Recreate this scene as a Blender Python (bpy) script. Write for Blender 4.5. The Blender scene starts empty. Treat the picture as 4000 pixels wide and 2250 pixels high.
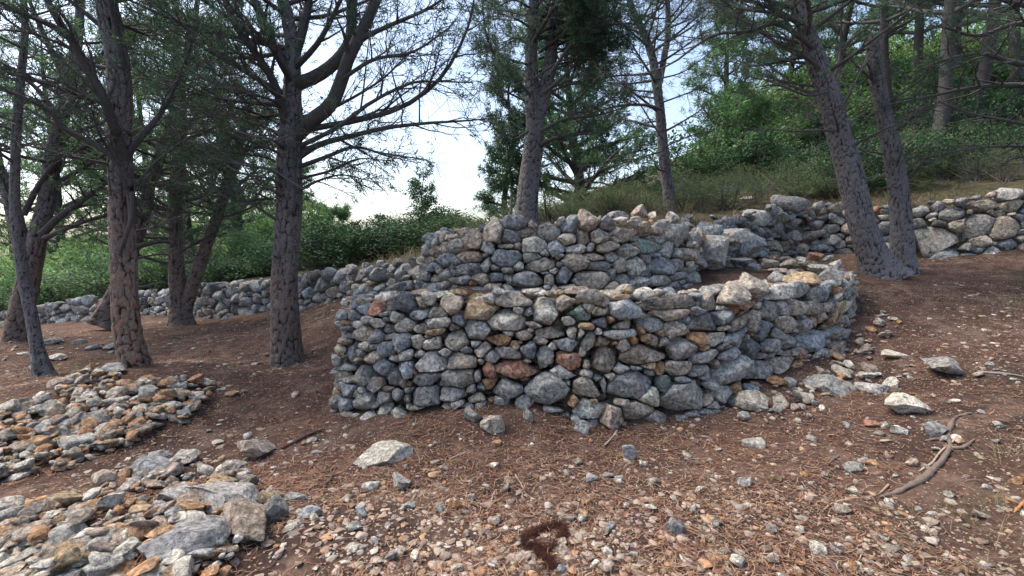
import bpy, bmesh, math, random
import numpy as np
from mathutils import Vector
# ---------------------------------------------------------------- camera, world, light
SC = bpy.context.scene
COL = SC.collection
FPX = 1832.0            # focal length in pixels of the 4000 px wide photograph
CAMZ = 1.6
PITCH = math.atan((1125-932)/FPX)
cam_d = bpy.data.cameras.new('camera'); cam = bpy.data.objects.new('camera', cam_d); COL.objects.link(cam)
cam_d.sensor_width = 36; cam_d.lens = 36*FPX/4000; cam_d.clip_end = 900; cam_d.clip_start = 0.05
cam.location = (0, 0, CAMZ); cam.rotation_euler = (math.pi/2-PITCH, 0, 0)
SC.camera = cam
SC.render.resolution_x = 1024; SC.render.resolution_y = 576
W = bpy.data.worlds.new('World'); SC.world = W; W.use_nodes = True
nt = W.node_tree; nt.nodes.clear()
SUN_EL, SUN_AZ = math.radians(58), math.radians(-70)      # azimuth clockwise from +Y: high at the left, behind thin cloud
sky = nt.nodes.new('ShaderNodeTexSky'); sky.sky_type = 'NISHITA'; sky.sun_disc = False
sky.sun_elevation = SUN_EL; sky.sun_rotation = SUN_AZ
sky.air_density = 1.0; sky.dust_density = 2.6; sky.ozone_density = 1.5; sky.altitude = 100
bg = nt.nodes.new('ShaderNodeBackground'); bg.inputs['Strength'].default_value = 0.125
out = nt.nodes.new('ShaderNodeOutputWorld')
bw = nt.nodes.new('ShaderNodeRGBToBW'); veil = nt.nodes.new('ShaderNodeMix'); veil.data_type = 'RGBA'; veil.inputs[0].default_value = .2     # thin cloud veil
nt.links.new(sky.outputs[0], bw.inputs[0]); nt.links.new(sky.outputs[0], veil.inputs[6]); nt.links.new(bw.outputs[0], veil.inputs[7])
nt.links.new(veil.outputs[2], bg.inputs[0]); nt.links.new(bg.outputs[0], out.inputs[0])
sun_d = bpy.data.lights.new('sun', 'SUN'); sun_d.energy = 2.0; sun_d.angle = math.radians(32); sun_d.color = (1, .90, .78)
sun = bpy.data.objects.new('sun', sun_d); COL.objects.link(sun)
sdir = Vector((math.sin(SUN_AZ)*math.cos(SUN_EL), math.cos(SUN_AZ)*math.cos(SUN_EL), math.sin(SUN_EL)))
sun.rotation_euler = sdir.to_track_quat('Z', 'Y').to_euler(); sun.location = (0, 0, 30)
SC.view_settings.view_transform = 'Standard'; SC.view_settings.look = 'None'
SC.view_settings.exposure = 1.5; SC.view_settings.gamma = 1
# ---------------------------------------------------------------- maths helpers
rng = np.random.default_rng(7)
CP, SP = math.cos(PITCH), math.sin(PITCH)
def P(u, v, d):
    """photo pixel (4000 px frame) at world depth d -> world point"""
    x = (u-2000)/FPX; y = (1125-v)/FPX
    k = d/(CP+y*SP)
    return np.array([x*k, d, CAMZ+(-SP+y*CP)*k])
def D(x, y, d): return P(x*1.5528, y*1.5528, d)
def project(p):
    q = np.asarray(p, float)-np.array([0, 0, CAMZ])
    f = q[..., 1]*CP-q[..., 2]*SP; up = q[..., 1]*SP+q[..., 2]*CP
    return 2000+q[..., 0]/f*FPX, 1125-up/f*FPX, f
def hsh(*a):
    h = np.zeros(np.broadcast(*a).shape)
    for k, x in enumerate(a): h = h+np.asarray(x, float)*(12.9898, 78.233, 37.719, 91.17)[k]
    s = np.sin(h)*43758.5453
    return s-np.floor(s)
def noise2(x, y):
    xi, yi = np.floor(x), np.floor(y); fx, fy = x-xi, y-yi
    fx = fx*fx*(3-2*fx); fy = fy*fy*(3-2*fy)
    a, b, c, d = hsh(xi, yi), hsh(xi+1, yi), hsh(xi, yi+1), hsh(xi+1, yi+1)
    return (a*(1-fx)+b*fx)*(1-fy)+(c*(1-fx)+d*fx)*fy
def fbm2(x, y, o=4):
    s = 0; a = .5
    for k in range(o): s = s+a*noise2(x*2**k+17.3*k, y*2**k+5.1*k); a *= .5
    return s/(1-.5**o)
def noise3(p):
    x, y, z = p[:, 0], p[:, 1], p[:, 2]
    xi, yi, zi = np.floor(x), np.floor(y), np.floor(z); fx, fy, fz = x-xi, y-yi, z-zi
    fx = fx*fx*(3-2*fx); fy = fy*fy*(3-2*fy); fz = fz*fz*(3-2*fz)
    r = 0
    for i in (0, 1):
        for j in (0, 1):
            for k in (0, 1):
                w = (fx if i else 1-fx)*(fy if j else 1-fy)*(fz if k else 1-fz)
                r = r+w*hsh(xi+i, yi+j, zi+k)
    return r
def sstep(a, b, x):
    t = np.clip((x-a)/(b-a), 0, 1); return t*t*(3-2*t)
def norm(v):
    v = np.asarray(v, float); return v/(np.linalg.norm(v, axis=-1, keepdims=True)+1e-12)
# ---------------------------------------------------------------- object helpers
def tag(o, label=None, cat=None, group=None, kind=None):
    if label: o['label'] = label
    if cat: o['category'] = cat
    if group: o['group'] = group
    if kind: o['kind'] = kind
    return o
def mesh_np(name, V, F, mat=None, cols=None, smooth=True, uv=None, extra=None):
    """V (n,3), F (m,k) equal-sided faces -> mesh; cols (n,3) -> 'tint'"""
    me = bpy.data.meshes.new(name)
    V = np.asarray(V, np.float32); F = np.asarray(F, np.int32)
    me.vertices.add(len(V)); me.vertices.foreach_set('co', V.ravel())
    m, k = F.shape
    me.loops.add(m*k); me.loops.foreach_set('vertex_index', F.ravel())
    me.polygons.add(m); me.polygons.foreach_set('loop_start', np.arange(m, dtype=np.int32)*k)
    try: me.polygons.foreach_set('loop_total', np.full(m, k, np.int32))
    except Exception: pass
    me.polygons.foreach_set('use_smooth', np.full(m, smooth, bool))
    me.update(calc_edges=True)
    if cols is not None:
        a = me.color_attributes.new('tint', 'FLOAT_COLOR', 'POINT')
        c = np.ones((len(V), 4), np.float32); c[:, :3] = cols; a.data.foreach_set('color', c.ravel())
    if extra is not None:
        a = me.attributes.new('crack', 'FLOAT', 'POINT'); a.data.foreach_set('value', np.asarray(extra, np.float32))
    if uv is not None:
        l = me.uv_layers.new(name='uv'); l.data.foreach_set('uv', np.asarray(uv, np.float32)[F.ravel()].ravel())
    if mat: me.materials.append(mat)
    return me
def obj(name, V, F, mat, cols=None, parent=None, loc=None, smooth=True, uv=None, extra=None):
    V = np.asarray(V, float)
    if parent is not None:
        loc0 = np.zeros(3); a = parent
        while a is not None: loc0 = loc0+np.array(a.location); a = a.parent
    else: loc0 = np.array(loc) if loc is not None else np.zeros(3)
    me = mesh_np(name, V-loc0, F, mat, cols, smooth, uv, extra)
    o = bpy.data.objects.new(name, me); COL.objects.link(o)
    if parent is not None: o.parent = parent
    else: o.location = loc0
    return o
def empty(name, loc):
    o = bpy.data.objects.new(name, None); COL.objects.link(o); o.location = [float(c) for c in loc]; o.empty_display_size = .1
    return o
def join(parts):
    """[(V,F,C)] -> one"""
    Vs, Fs, Cs, n = [], [], [], 0
    for V, F, C in parts:
        Vs.append(V); Fs.append(F+n); Cs.append(np.broadcast_to(C, (len(V), 3))); n += len(V)
    return np.concatenate(Vs), np.concatenate(Fs), np.concatenate(Cs)
ICO = {}
def ico(s):
    if s not in ICO:
        bm = bmesh.new(); bmesh.ops.create_icosphere(bm, subdivisions=s, radius=1)
        bm.verts.ensure_lookup_table()
        ICO[s] = (np.array([v.co[:] for v in bm.verts]), np.array([[v.index for v in f.verts] for f in bm.faces])); bm.free()
    return ICO[s]
# ---------------------------------------------------------------- materials
def new_mat(name, rough=.9):
    m = bpy.data.materials.new(name); m.use_nodes = True; t = m.node_tree
    b = t.nodes['Principled BSDF']; b.inputs['Roughness'].default_value = rough
    b.inputs['Specular IOR Level'].default_value = .25
    return m, t, b
def N(t, typ, **kw):
    n = t.nodes.new(typ)
    for k, v in kw.items():
        if k in n.inputs: n.inputs[k].default_value = v
        else: setattr(n, k, v)
    return n
def L(t, a, b): t.links.new(a, b)
def ramp(t, src, stops):
    r = t.nodes.new('ShaderNodeValToRGB'); L(t, src, r.inputs[0])
    e = r.color_ramp.elements
    while len(e) < len(stops): e.new(.5)
    for i, (p, c) in enumerate(stops):
        e[i].position = p; e[i].color = (c, c, c, 1) if not hasattr(c, '__len__') else (*c, 1)
    return r.outputs[0]
def mix(t, a, b, f, mode='MIX'):
    m = t.nodes.new('ShaderNodeMix'); m.data_type = 'RGBA'; m.blend_type = mode
    for s, x in ((m.inputs[6], a), (m.inputs[7], b)):
        if hasattr(x, 'links'): L(t, x, s)
        else: s.default_value = (*x, 1)
    if hasattr(f, 'links'): L(t, f, m.inputs[0])
    else: m.inputs[0].default_value = f
    return m.outputs[2]
def bump(t, b, h, s, dist, prev=None):
    n = N(t, 'ShaderNodeBump', Strength=s, Distance=dist); L(t, h, n.inputs['Height'])
    if prev is not None: L(t, prev, n.inputs['Normal'])
    if b is not None: L(t, n.outputs[0], b.inputs['Normal'])
    return n.outputs[0]
def stone_material():
    m, t, b = new_mat('weathered_limestone', .92)
    g = N(t, 'ShaderNodeNewGeometry'); pos = g.outputs['Position']
    at = N(t, 'ShaderNodeAttribute', attribute_name='tint'); c = at.outputs['Color']
    def ns(sc, det=5, r=.6, dist=0):
        n = N(t, 'ShaderNodeTexNoise', Scale=sc, Detail=det, Roughness=r, Distortion=dist); L(t, pos, n.inputs['Vector']); return n.outputs['Fac']
    n1, n2, n3, n4 = ns(6), ns(26, 6, .7, .6), ns(90, 4, .7), ns(19, 6, .78, 1.2)
    c = mix(t, c, mix(t, c, (.40, .36, .30), .3), ramp(t, n1, [(.45, 0), (.65, 1)]))
    c = mix(t, c, ramp(t, n2, [(.36, .3), (.5, .98), (.62, 1.8)]), .85, 'MULTIPLY')
    c = mix(t, c, (.56, .54, .49), ramp(t, n4, [(.57, 0), (.64, .8)]))          # pale lichen
    c = mix(t, c, (.07, .07, .075), ramp(t, n4, [(.34, .85), (.43, 0)]))         # dark lichen
    n5 = ns(4, 3)
    c = mix(t, c, (.36, .19, .08), ramp(t, n5, [(.62, 0), (.72, .35)]))         # iron stain
    c = mix(t, c, ramp(t, n3, [(.35, .7), (.6, 1.15)]), .7, 'MULTIPLY')
    L(t, c, b.inputs['Base Color'])
    v = N(t, 'ShaderNodeTexVoronoi', feature='DISTANCE_TO_EDGE', Scale=11); 
    mp = N(t, 'ShaderNodeVectorMath', operation='MULTIPLY_ADD'); nn = N(t, 'ShaderNodeTexNoise', Scale=9, Detail=3); L(t, pos, nn.inputs['Vector'])
    L(t, nn.outputs['Color'], mp.inputs[0]); mp.inputs[1].default_value = (.12, .12, .12); L(t, pos, mp.inputs[2]); L(t, mp.outputs[0], v.inputs['Vector'])
    cr = ramp(t, v.outputs['Distance'], [(0, 0), (.04, 1)])
    k = bump(t, None, cr, .45, .015); k = bump(t, None, n2, 1, .045, k); k = bump(t, b, n3, .8, .012, k)
    return m
def bark_material(name, cold, plate_a, plate_b, crack=(.018, .015, .015), grow=(.03, 1.2)):
    m, t, b = new_mat(name, .95)
    g = N(t, 'ShaderNodeNewGeometry'); pos = g.outputs['Position']
    at = N(t, 'ShaderNodeAttribute', attribute_name='crack')
    n1 = N(t, 'ShaderNodeTexNoise', Scale=9, Detail=6, Roughness=.7); L(t, pos, n1.inputs['Vector'])
    n2 = N(t, 'ShaderNodeTexNoise', Scale=45, Detail=5, Roughness=.7); L(t, pos, n2.inputs['Vector'])
    up = N(t, 'ShaderNodeSeparateXYZ'); L(t, pos, up.inputs[0])
    mr = N(t, 'ShaderNodeMapRange'); L(t, up.outputs[2], mr.inputs[0]); mr.inputs[1].default_value = grow[0]; mr.inputs[2].default_value = grow[1]
    c = mix(t, plate_a, plate_b, ramp(t, n1.outputs['Fac'], [(.38, 0), (.62, 1)]))
    c = mix(t, c, cold, mr.outputs[0])
    c = mix(t, c, ramp(t, n2.outputs['Fac'], [(.3, .5), (.7, 1.5)]), .9, 'MULTIPLY')
    c = mix(t, crack, c, ramp(t, at.outputs['Fac'], [(.08, .0), (.5, .8), (1, 1.1)]))
    L(t, c, b.inputs['Base Color'])
    w = N(t, 'ShaderNodeTexNoise', Scale=22, Detail=5, Roughness=.65); mp = N(t, 'ShaderNodeMapping'); mp.inputs['Scale'].default_value = (1, 1, .3)
    L(t, pos, mp.inputs[0]); L(t, mp.outputs[0], w.inputs['Vector'])
    k = bump(t, None, w.outputs['Fac'], .8, .02); bump(t, b, n2.outputs['Fac'], .5, .01, k)
    return m
def leaf_material(name, a, c2, trans=.35, scale=1.5):
    m, t, b = new_mat(name, .65); b.inputs['Specular IOR Level'].default_value = .3
    g = N(t, 'ShaderNodeNewGeometry')
    n1 = N(t, 'ShaderNodeTexNoise', Scale=scale, Detail=3); L(t, g.outputs['Position'], n1.inputs['Vector'])
    at = N(t, 'ShaderNodeAttribute', attribute_name='tint')
    c = mix(t, a, c2, ramp(t, n1.outputs['Fac'], [(.35, 0), (.65, 1)]))
    c = mix(t, c, at.outputs['Color'], 1, 'MULTIPLY')
    L(t, c, b.inputs['Base Color'])
    tr = N(t, 'ShaderNodeBsdfTranslucent'); L(t, c, tr.inputs[0])
    mx = N(t, 'ShaderNodeMixShader'); mx.inputs[0].default_value = trans
    L(t, b.outputs[0], mx.inputs[1]); L(t, tr.outputs[0], mx.inputs[2]); L(t, mx.outputs[0], t.nodes['Material Output'].inputs['Surface'])
    return m
def tint_material(name, rough=.9, amt=.5):
    m, t, b = new_mat(name, rough)
    g = N(t, 'ShaderNodeNewGeometry'); n1 = N(t, 'ShaderNodeTexNoise', Scale=30, Detail=4); L(t, g.outputs['Position'], n1.inputs['Vector'])
    at = N(t, 'ShaderNodeAttribute', attribute_name='tint')
    c = mix(t, at.outputs['Color'], ramp(t, n1.outputs['Fac'], [(.3, .6), (.7, 1.4)]), amt, 'MULTIPLY')
    L(t, c, b.inputs['Base Color']); bump(t, b, n1.outputs['Fac'], .5, .01)
    return m
def ground_material():
    m, t, b = new_mat('red_earth_and_needles', .97); b.inputs['Specular IOR Level'].default_value = .1
    g = N(t, 'ShaderNodeNewGeometry'); pos = g.outputs['Position']
    def ns(sc, det=5, r=.6, dist=0):
        n = N(t, 'ShaderNodeTexNoise', Scale=sc, Detail=det, Roughness=r, Distortion=dist); L(t, pos, n.inputs['Vector']); return n.outputs['Fac']
    big, mid, fine, ff = ns(.7, 4), ns(4, 6, .7), ns(28, 6, .75, .5), ns(120, 4, .8)
    c = mix(t, (.050, .033, .028), (.095, .056, .043), ramp(t, big, [(.38, 0), (.62, 1)]))
    c = mix(t, c, (.155, .105, .08), ramp(t, mid, [(.48, 0), (.66, .9)]))
    c = mix(t, c, (.045, .03, .026), ramp(t, mid, [(.3, .8), (.42, 0)]))
    c = mix(t, c, ramp(t, fine, [(.3, .5), (.5, 1), (.7, 1.6)]), .85, 'MULTIPLY')
    v = N(t, 'ShaderNodeTexVoronoi', Scale=45, Randomness=1); L(t, pos, v.inputs['Vector'])
    peb = ramp(t, v.outputs['Distance'], [(.22, 1), (.34, 0)])
    sel = N(t, 'ShaderNodeSeparateColor'); L(t, v.outputs['Color'], sel.inputs[0])
    pm = N(t, 'ShaderNodeMath', operation='MULTIPLY'); L(t, peb, pm.inputs[0]); L(t, ramp(t, sel.outputs[0], [(.55, 0), (.6, 1)]), pm.inputs[1])
    pc = mix(t, (.34, .28, .22), (.33, .17, .09), ramp(t, sel.outputs[1], [(.5, 0), (.8, 1)]))
    at = N(t, 'ShaderNodeAttribute', attribute_name='tint')      # r = grass/litter zone behind the terraces
    c = mix(t, c, pc, pm.outputs[0])
    s2 = N(t, 'ShaderNodeSeparateColor'); L(t, at.outputs['Color'], s2.inputs[0])
    c = mix(t, c, mix(t, (.035, .038, .022), (.085, .072, .045), ramp(t, mid, [(.4, 0), (.6, 1)])), s2.outputs[0])
    L(t, c, b.inputs['Base Color'])
    k = bump(t, None, pm.outputs[0], .7, .01); k = bump(t, None, fine, .8, .02, k); bump(t, b, ff, .6, .006, k)
    return m
M_STONE = stone_material(); M_GROUND = ground_material()
M_BARK_RED = bark_material('pine_bark_reddish', (.15, .14, .145), (.18, .12, .095), (.165, .145, .135), grow=(.9, 2.2))
M_BARK_PINK = bark_material('pine_bark_pinkish', (.16, .145, .14), (.27, .155, .11), (.19, .15, .13), grow=(.9, 2.4))
M_BARK_GREY = bark_material('pine_bark_grey', (.15, .14, .145), (.12, .11, .115), (.24, .225, .22))
M_TWIG = tint_material('twig_bark'); M_TINT = tint_material('litter')
M_NEEDLE = leaf_material('pine_needles', (.045, .095, .06), (.075, .135, .07), .4)
M_NEEDLE_FAR = leaf_material('far_pine_needles', (.08, .17, .07), (.14, .25, .09), .45, .5)
M_LEAF = leaf_material('shrub_leaves', (.04, .10, .035), (.10, .19, .06), .35, .8)
M_GRASS = leaf_material('dry_grass_blades', (.22, .19, .11), (.12, .13, .065), .3, 2)
# ---------------------------------------------------------------- wall stations (base u,v,d, top u,v,d) in photo pixels
LOW = [(1275,1632,4.25,1335,1178,4.42),(1400,1640,4.08,1440,1155,4.25),(1550,1618,4.02,1560,1150,4.2),(1705,1592,4.0,1700,1154,4.18),(1916,1570,3.97,1900,1155,4.15),
 (2152,1612,3.93,2110,1142,4.12),(2334,1672,3.88,2310,1141,4.1),(2487,1645,3.92,2480,1135,4.12),(2723,1626,3.98,2700,1146,4.2),(2868,1580,4.12,2850,1130,4.32),
 (2964,1478,4.35,2950,1100,4.55),(3061,1446,4.55,3057,1115,4.75),(3210,1390,4.85,3180,1108,5.05),(3296,1330,5.2,3262,1095,5.35),(3329,1240,5.6,3312,1080,5.75),(3342,1150,6.1,3335,1062,6.25)]
UPP = [(1612,1150,5.3,1655,925,5.45),(1740,1160,4.98,1755,908,5.1),(1850,1170,4.8,1855,885,4.95),(2000,1175,4.7,2005,850,4.85),(2200,1170,4.68,2200,850,4.82),
 (2400,1168,4.72,2400,845,4.88),(2560,1155,4.92,2540,872,5.06),(2640,1148,5.1,2640,880,5.25),(2690,1140,5.3,2700,895,5.5),(2735,1112,5.7,2755,905,5.9)]
LEFTW = [(0,1290,12.6,0,1225,12.6),(155,1270,12.0,155,1200,12.0),(310,1256,11.5,310,1172,11.6),(450,1245,11.2,450,1150,11.3),(600,1232,10.8,600,1136,10.9),(824,1243,9.8,824,1114,9.9),
 (1049,1225,9.0,1049,1096,9.1),(1200,1200,8.5,1200,1078,8.6),(1320,1175,8.0,1320,1054,8.1),(1480,1160,7.45,1480,1034,7.55),(1640,1130,6.9,1640,1014,7.0),(1760,1100,6.6,1760,1000,6.7)]
RIGHTW = [(2735,1100,6.2,2735,905,6.3),(2830,1060,7.0,2820,880,7.1),(2942,1028,8.0,2950,838,8.15),(3060,1015,8.5,3060,812,8.65),(3170,1005,8.8,3170,796,8.95),(3283,990,8.8,3283,810,8.95),(3450,1000,8.5,3450,815,8.6),
 (3587,1010,8.2,3587,808,8.35),(3739,996,7.9,3739,790,8.05),(3891,988,7.7,3891,764,7.85),(4000,982,7.6,4000,754,7.75),(4400,980,7.2,4400,745,7.35)]
class Face:
    def __init__(s, st, back_left=None, back_right=None, out=-1):
        B = [P(*a[:3]) for a in st]; T = [P(*a[3:]) for a in st]
        s.nl = 0
        if back_left:
            for dx, dy, bz, tz in back_left:
                B.insert(0, np.array([B[0][0]+dx, B[0][1]+dy, bz])); T.insert(0, np.array([T[0][0]+dx, T[0][1]+dy, tz]))
        if back_right:
            for dx, dy, bz, tz in back_right:
                B.append(np.array([B[-1][0]+dx, B[-1][1]+dy, bz])); T.append(np.array([T[-1][0]+dx, T[-1][1]+dy, tz]))
        s.B = np.array(B); s.T = np.array(T)
        seg = np.linalg.norm(np.diff(s.B[:, :2], axis=0), axis=1); s.X = np.concatenate([[0], np.cumsum(seg)])
        i0 = len(back_left) if back_left else 0; s.vis = (s.X[i0], s.X[i0+len(st)-1]); s.len = s.X[-1]
    def bt(s, x):
        b = np.stack([np.interp(x, s.X, s.B[:, k]) for k in range(3)], -1); t = np.stack([np.interp(x, s.X, s.T[:, k]) for k in range(3)], -1)
        return b, t
    def H(s, x):
        b, t = s.bt(x); return np.linalg.norm(t-b, axis=-1)
    def surf(s, x, y):
        x = np.asarray(x, float); y = np.asarray(y, float)
        b, t = s.bt(x); h = np.linalg.norm(t-b, axis=-1)
        return b+(t-b)*(y/h)[..., None]
    def frame(s, x, y):
        e = .12
        p = s.surf(np.array([x-e, x+e, x, x]), np.array([y, y, y-.1, y+.1]))
        T = norm(p[1]-p[0]); U = norm(p[3]-p[2]); Nn = norm(np.cross(T, U)); U = norm(np.cross(Nn, T))
        return T, U, Nn          # normal towards the viewer (T left->right, U up : T x U points to -y)
    def invert(s, u, v):
        if not hasattr(s, 'grid'):
            xs = np.linspace(s.vis[0], s.vis[1], 500); ts = np.linspace(-.12, 1.25, 160)
            X, Tt = np.meshgrid(xs, ts); Y = Tt*s.H(X); pu, pv, f = project(s.surf(X, Y)); s.grid = (X, Y, pu, pv)
        X, Y, pu, pv = s.grid
        k = np.argmin((pu-u)**2+(pv-v)**2); x, y = X.flat[k], Y.flat[k]
        q = s.surf(np.array([x, x+.02, x]), np.array([y, y, y+.02])); a, b, f = project(q)
        return x, y, max(abs(a[1]-a[0])/.02, 130), max(abs(b[2]-b[0])/.02, 200)
F_LOW = Face(LOW, [(.12, .45, .05, 1.1), (.25, .6, .2, 1.1), (.5, .9, .5, 1.15)], [(-.15, .5, .95, 1.2), (-.5, .5, 1.0, 1.25)])
F_UPP = Face(UPP, [(.15, .4, 1.05, 1.7), (.4, .6, 1.1, 1.72)], [(-.1, .5, 1.2, 1.85)])
F_LEFT = Face(LEFTW); F_RIGHT = Face(RIGHTW)
# ---------------------------------------------------------------- terrain height
def rbf(pts):
    pts = np.array(pts, float); A = pts[:, :2]; n = len(A)
    K = np.linalg.norm(A[:, None]-A[None], axis=2)
    M = np.zeros((n+3, n+3)); M[:n, :n] = K-np.eye(n)*.02; M[:n, n] = 1; M[:n, n+1:] = A; M[n, :n] = 1; M[n+1:, :n] = A.T
    w = np.linalg.solve(M, np.concatenate([pts[:, 2], [0, 0, 0]]))
    def f(x, y):
        r = w[n]+w[n+1]*x+w[n+2]*y
        for i in range(n): r = r+w[i]*np.hypot(x-A[i, 0], y-A[i, 1])
        return r
    return f
low_pts = [P(*a[:3]) for a in LOW]+[P(*a[:3]) for a in LEFTW]+[P(*a[:3]) for a in RIGHTW[1:]]
low_pts += [P(*a) for a in [(3430,1073,7.0),(3700,1430,4.2),(3200,2000,2.6),(4000,2250,2.1),(3900,1700,3.1),(3600,1250,5.2),(3900,1150,6.0),(4000,1050,7.0),(0,1500,5.2),(78,1330,7.3),
   (559,1514,5.04),(1126,1440,5.8),(171,1468,5.5),(707,1268,9.2),(1000,1300,8.0),(1250,1290,6.4),(1300,1235,7.0),(2300,1900,2.95),(1500,1850,3.15),(800,2200,2.3),(2000,2250,2.2),(3000,1750,3.45),(3400,1500,4.4),(3400,1240,5.9)]]
low_pts += [(-25,10,-1.2),(-14,4,-.4),(-6,0,0),(0,0,0),(0,-4,-.2),(-10,-8,-1),(6,0,.5),(12,2,1.4),(12,-6,.6),(24,4,3),(8,3.5,.95),(6,2,.5)]
high_pts = [(-12.5,13.2,-.35),(-10,12.5,.05),(-8.4,11.5,.30),(-6.3,10.4,.55),(-4.7,9.6,.75),(-3,8.8,1.0),(-1.6,7.8,1.2),(-.5,7.3,1.45),(1,7.4,1.7),(2.6,7.3,1.8),(3.6,8.4,1.95),(5,9.5,2.2),(7,9.3,2.28),(9,8.6,2.35),(14,8,2.6),
  (3.75,11,2.2),(0,10,1.75),(-2,11,1.35),(2.9,16,2.75),(7,15,3.1),(12,13,3.9),(15,16,4.9),(-4,18,1.3),(0,18,2.1),(-10,20,-.1),(-20,30,-1.5),(-10,34,-.6),(0,32,2.2),(10,25,5.8),(19,29,9.8),(26,22,8.5),(30,12,6),(40,50,18),(10,50,7),(-10,60,-1),(-40,60,-5),(-60,20,-5),(60,20,16),(0,110,-6),(-90,110,-12),(90,110,24)]
f_low, f_high = rbf(low_pts), rbf(high_pts)
_wl = [(-60, 22), (-30, 16)]+[tuple(P(*a[:3])[:2]) for a in LEFTW]+[(0, 6.55), (2.2, 6.4)]+[tuple(P(*a[:3])[:2]) for a in RIGHTW]+[(14, 7), (60, 5)]
WX = np.array([a[0] for a in _wl]); WY = np.array([a[1] for a in _wl]); o_ = np.argsort(WX); WX, WY = WX[o_], WY[o_]
def poly_sd(poly, x, y):
    """signed distance, positive inside"""
    d = np.full(x.shape, 1e9); ins = np.zeros(x.shape, bool); n = len(poly)
    for i in range(n):
        ax, ay = poly[i]; bx, by = poly[(i+1) % n]; ex, ey = bx-ax, by-ay
        t = np.clip(((x-ax)*ex+(y-ay)*ey)/(ex*ex+ey*ey+1e-12), 0, 1)
        d = np.minimum(d, np.hypot(x-ax-t*ex, y-ay-t*ey))
        c = ((ay > y) != (by > y)); ins ^= c & (x < (bx-ax)*(y-ay)/(by-ay+1e-12)+ax)
    return np.where(ins, d, -d)
LOWPOLY = [tuple(p[:2]) for p in F_LOW.T]; UPPPOLY = [tuple(p[:2]) for p in F_UPP.T]
HEAPS = [((-3.75, 4.85), 1.25, .95, .26), ((-4.6, 4.0), 1.3, .7, .16), ((-1.75, 2.35), 1.0, .6, .13), ((-2.7, 2.4), 1.0, .6, .16), ((-2.2, 4.9), .9, .5, .05)]
f_plat = rbf([P(*a[3:]) for a in LOW]+[(2.4,5.6,1.12),(2.75,6.2,1.3),(0,6,1.1),(-1,5.5,1.08),(1.9,5.1,1.08),(3.2,6.0,1.2)])
def height(x, y, micro=True):
    x = np.asarray(x, float); y = np.asarray(y, float)
    zl = f_low(x, y)
    for (cx, cy), sx, sy, h in HEAPS: zl = zl+h*np.exp(-((x-cx)/sx)**2-((y-cy)/sy)**2)
    zh = f_high(x, y)
    yw = np.interp(x, WX, WY)
    k = sstep(.12, .34, y-yw)
    z = zl*(1-k)+zh*k
    m = (x > -2.5) & (x < 5.5) & (y > 3.5) & (y < 8)
    if m.any():
        sd = poly_sd(LOWPOLY, x[m], y[m]); kk = sstep(.14, .30, sd)
        zz = z[m]*(1-kk)+np.maximum(z[m]*(sd < .6), f_plat(x[m], y[m])-.05)*kk
        sd = poly_sd(UPPPOLY, x[m], y[m]); kk = sstep(.14, .30, sd); zz = zz*(1-kk)+1.70*kk
        z = np.array(z); z[m] = np.where((y[m] > yw[m]+.3) & (zh[m] > zz), zh[m], zz)
    if micro:
        z = z+(fbm2(x*1.3, y*1.3, 3)-.5)*.10+(fbm2(x*7, y*7, 4)-.5)*.045
        z = z+(fbm2(x*.25+3, y*.25, 3)-.5)*.6*sstep(14, 30, np.hypot(x, y))
    return z
def hz(x, y): return float(height(np.array([x]), np.array([y]))[0])
def hit(u, v, dmin=1.2, dmax=60):
    """where the pixel ray meets the terrain"""
    d = np.concatenate([np.linspace(dmin, 10, 260), np.linspace(10.1, dmax, 200)])
    a = P(u, v, 1.0)-np.array([0, 0, CAMZ]); pts = np.array([0, 0, CAMZ])+a[None]*d[:, None]
    h = height(pts[:, 0], pts[:, 1]); b = np.nonzero(pts[:, 2] < h)[0]
    if not len(b): return None
    i = b[0]; return np.array([pts[i, 0], pts[i, 1], h[i]])
def axis(a0, a1, b0, b1, fine, grow):
    m = list(np.arange(b0, b1, fine)); lo = []; s = fine; x = b0
    while x > a0: s *= grow; x -= s; lo.append(x)
    hi = []; s = fine; x = m[-1]
    while x < a1: s *= grow; x += s; hi.append(x)
    return np.array(lo[::-1]+m+hi)
gx = axis(-160, 160, -5.2, 5.6, .04, 1.045); gy = axis(-12, 200, 1.4, 8.2, .04, 1.045)
GX, GY = np.meshgrid(gx, gy); GZ = height(GX, GY)
n1, n2 = GX.shape; idx = np.arange(n1*n2).reshape(n1, n2)
Fq = np.stack([idx[:-1, :-1], idx[:-1, 1:], idx[1:, 1:], idx[1:, :-1]], -1).reshape(-1, 4)
zone = sstep(.1, 1.5, GY-np.interp(GX, WX, WY))*.9
zone = np.maximum(zone, sstep(3.6, 5.2, GX)*sstep(.45, .6, fbm2(GX*.8, GY*.8))*.6)
tc = np.stack([zone, zone, zone], -1).reshape(-1, 3)
g = obj('ground', np.stack([GX, GY, GZ], -1).reshape(-1, 3), Fq, M_GROUND, tc); tag(g, kind='structure')
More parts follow.
